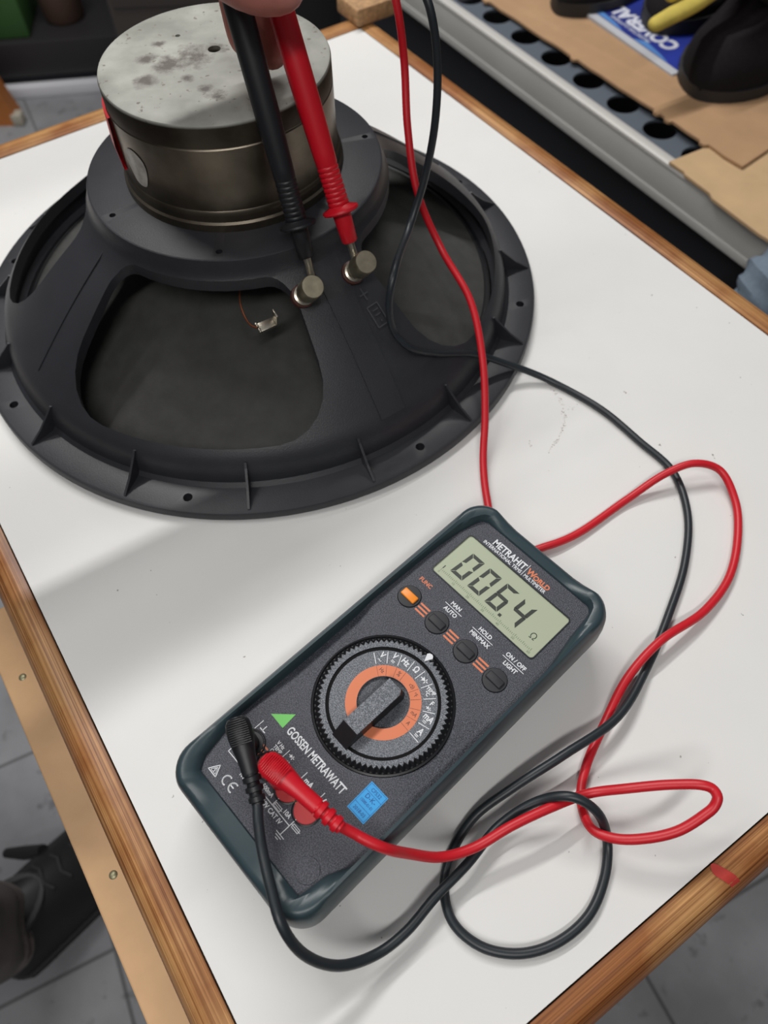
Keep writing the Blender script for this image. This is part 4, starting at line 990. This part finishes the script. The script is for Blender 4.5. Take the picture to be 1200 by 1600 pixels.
M_SH = mat('black_shoe_fabric', (28, 25, 28), .95, noise_scale=200, noise_amt=.1, spec=.15); M_SOLE = mat('black_sole_rubber', (38, 37, 38), .6)
shoe('work_shoe', (.372, .838), math.radians(-44), 'black work shoe on the cardboard with its rounded toe towards the table', m1=M_SH, m2=M_SOLE, H=.105, Wd=.116)
shoe('work_shoe', (.352, .982), math.radians(-46), 'black work shoe lying on the blue pack, half under the yellow glove', m1=M_SH, m2=M_SOLE, H=.06, z0=-.1118, Wd=.10)
shoe('work_shoe', (.246, 1.046), math.radians(-50), 'black work shoe at the top edge of the photo, left of the yellow glove', m1=M_SH, m2=M_SOLE, H=.06, Wd=.10)
# yellow gloves
M_YEL = mat('yellow_glove_leather', (192, 172, 78), .8, noise_scale=60, noise_amt=.15, bump=.4, bump_scale=200)
gv = [(.445, .955, -.012), (.49, 1.02, -.010),
      (.395, .905, -.016), (.350, .872, -.026), (.300, .846, -.036),
      (.405, .925, -.004), (.360, .893, -.012), (.318, .872, -.020),
      (.420, .938, .004), (.385, .912, .000), (.348, .892, -.006),
      (.440, .920, .002), (.418, .890, -.006), (.392, .868, -.016),
      (.465, .935, .008), (.455, .895, -.002), (.430, .868, -.012)]
ge = [(0, 1), (0, 2), (2, 3), (3, 4), (0, 5), (5, 6), (6, 7), (0, 8), (8, 9), (9, 10), (0, 11), (11, 12), (12, 13), (0, 14), (14, 15), (15, 16)]
gv = [(x-.004, y-.008, z) for x, y, z in gv]
gl = skin_mesh('glove', gv, ge, [(.038, .022), (.038, .024)] + [(.0125, .009), (.012, .0085), (.009, .007)]*5, M_YEL)
tag(gl, 'yellow leather work glove lying on top of the black shoes', 'glove')
# cloth over the shelf edge
bm = bmesh.new(); P = catmull([(.352, .536, -.150), (.372, .540, -.128), (.41, .552, -.108), (.46, .575, -.092), (.54, .61, -.088)], 8)
R = [.020+.014*min(1, i/8)+.0022*math.sin(i*1.7) for i in range(len(P))]
add_tube(bm, P, R, 32, True, .85)
for v in bm.verts: v.co += Vector((noise.noise(v.co*40), noise.noise(v.co*40+Vector((5, 0, 0))), noise.noise(v.co*40+Vector((0, 9, 0)))))*.004
tag(obj('cloth_sleeve', bm, mat('blue_grey_cloth', (106, 120, 134), .9, noise_scale=300, noise_amt=.08)), 'blue-grey cloth sleeve draped over the shelf edge at the right', 'clothing')
# chipboard block on the far corner
bm = bmesh.new(); add_box(bm, -.024, .024, -.020, .020, .0014, .0175, Matrix.Translation((.0015, .8085, 0)) @ Matrix.Rotation(math.radians(32), 4, 'Z'), bev=.003)
for v in bm.verts: v.co.x += .0012*noise.noise(v.co*90); v.co.y += .0012*noise.noise(v.co*90+Vector((4, 0, 0)))
tag(obj('wooden_block', bm, mat('chipboard', (166, 130, 92), .8, noise_scale=260, noise_amt=.3)), 'small chipboard block resting on the far corner of the table edging', 'wooden block')
# far left: low cabinet base with a bright trim, crate, tub, wooden leg, tall cabinet
lc = thing('low_cabinet', 'low dark cabinet with a bright metal strip along its foot', 'cabinet', (-.96, 2.31, FZ), math.radians(5))
bm = bmesh.new(); add_box(bm, -.36, .36, -.24, .24, .045, .13, bev=.004); obj('body', bm, mat('dark_grey_cabinet', (42, 40, 42), .45), lc)
bm = bmesh.new(); add_box(bm, -.36, .36, -.262, -.235, .0, .030, bev=.003); obj('trim', bm, mat('bright_strip', (220, 220, 226), .45), lc)
bm = bmesh.new(); add_box(bm, -.35, .35, -.232, .23, 0, .05); obj('plinth', bm, M_VOID, lc, smooth=False)
gc = thing('crate', 'green crate on the low dark cabinet', 'crate', (-.955, 2.19, FZ+.130), .1)
bm = bmesh.new(); add_box(bm, -.075, .075, -.10, .10, 0, .14, bev=.006); add_box(bm, -.080, .080, -.105, .105, .125, .145, bev=.004); obj('crate_body', bm, mat('green_plastic', (52, 92, 44), .6), gc)
bm = bmesh.new(); add_box(bm, -.03, .03, -.1075, -.1045, .085, .115, bev=.001); obj('handle', bm, M_VOID, gc)
bm = bmesh.new(); add_lathe(bm, [(0, 0), (.045, 0), (.052, .01), (.056, .10), (.060, .105), (.060, .112), (.050, .112), (.046, .012), (0, .010)], 28, Matrix.Translation((-.80, 2.20, FZ+.130)))
tag(obj('tub', bm, mat('brown_tub', (92, 70, 60), .7)), 'small brown tub beside the green crate', 'tub')
wl = thing('wooden_stool', 'orange-brown wooden stool leg at the left edge', 'stool', (-1.0, 1.955, FZ), 0)
bm = bmesh.new(); add_prism(bm, [(-.03, -.03), (.085, -.03), (.085, .02), (-.03, .02)], 0, .42); 
for v in bm.verts: v.co.x -= v.co.z*.22
obj('leg', bm, mat('orange_wood', (172, 104, 48), .5, noise_scale=20, noise_amt=.15), wl, smooth=False)
bm = bmesh.new(); add_box(bm, -.35, .02, -.06, .06, .42, .45, bev=.006); obj('seat', bm, bpy.data.materials['orange_wood'], wl)
bm = bmesh.new(); add_box(bm, .070, .098, -.036, -.005, .0, .030, bev=.004); obj('foot', bm, mat('pale_foot', (170, 164, 150), .6), wl)
tcab = thing('tall_cabinet', 'tall grey-brown cabinet behind the loudspeaker', 'cabinet', (-.36, 2.02, FZ), 0)
bm = bmesh.new(); add_box(bm, -.215, .16, -.16, .18, .02, .95, bev=.004); obj('body', bm, mat('brown_grey_panel', (74, 68, 64), .6), tcab)
bm = bmesh.new(); add_box(bm, -.205, .15, -.165, -.158, .30, .93, bev=.002); obj('door', bm, bpy.data.materials['brown_grey_panel'], tcab)
bm = bmesh.new(); add_box(bm, .10, .112, -.178, -.164, .55, .67, bev=.002); obj('handle', bm, M_STEEL, tcab)
bm = bmesh.new(); add_box(bm, -.20, .15, -.15, .17, 0, .022); obj('plinth', bm, M_VOID, tcab, smooth=False)
bb = bmesh.new(); add_box(bb, -.175, .03, 1.62, 1.9, FZ, .10, bev=.01); tag(obj('bin', bb, mat('black_bin', (22, 21, 23), .5)), 'tall black bin beside the grey-brown cabinet, behind the table', 'bin')
# person standing at the left of the table: one leg is in view
ps = thing('person', 'person standing left of the table, one black shoe and grey trouser leg in view', 'person', (-.49, .09, FZ), 0)
sh = shoe('shoe', (0, 0), math.radians(140), 'x', L=.285, Wd=.112, z0=0, m1=mat('black_leather_shoe', (20, 20, 23), .55), m2=M_SOLE, H=.11)
sh.parent = ps; sh.location = (.165, .150, 0); sh.rotation_euler = (0, 0, math.radians(138))
for k in ('label', 'category', 'group'):
    if k in sh: del sh[k]
bm = bmesh.new(); add_tube(bm, [(.035, .150, .085), (.062, .172, .060), (.085, .190, .050)], [.008, .009, .006], 10); obj('pull_tab', bm, bpy.data.materials['black_leather_shoe'], sh)
sh.children[-1].parent = sh
bm = bmesh.new(); P = catmull([(.000, -.030, .085), (-.004, -.036, .14), (-.02, -.060, .30), (-.05, -.09, .46), (-.08, -.22, .62), (-.12, -.38, .80)], 7)
rg = add_tube(bm, P, [.054+.020*min(1, i/20)+.002*math.sin(i*2.1) for i in range(len(P))], 40, True, 1.0)
for v in bm.verts:
    a = math.atan2(v.co.y+.06, v.co.x+.056); r_ = 1+.05*math.sin(a*9+v.co.z*14)+.03*math.sin(a*5-v.co.z*30)
    v.co.x = -.056+(v.co.x+.056)*r_
obj('trousers', bm, mat('grey_trousers', (94, 88, 86), .9, noise_scale=40, noise_amt=.1), ps)

bpy.context.view_layer.update()
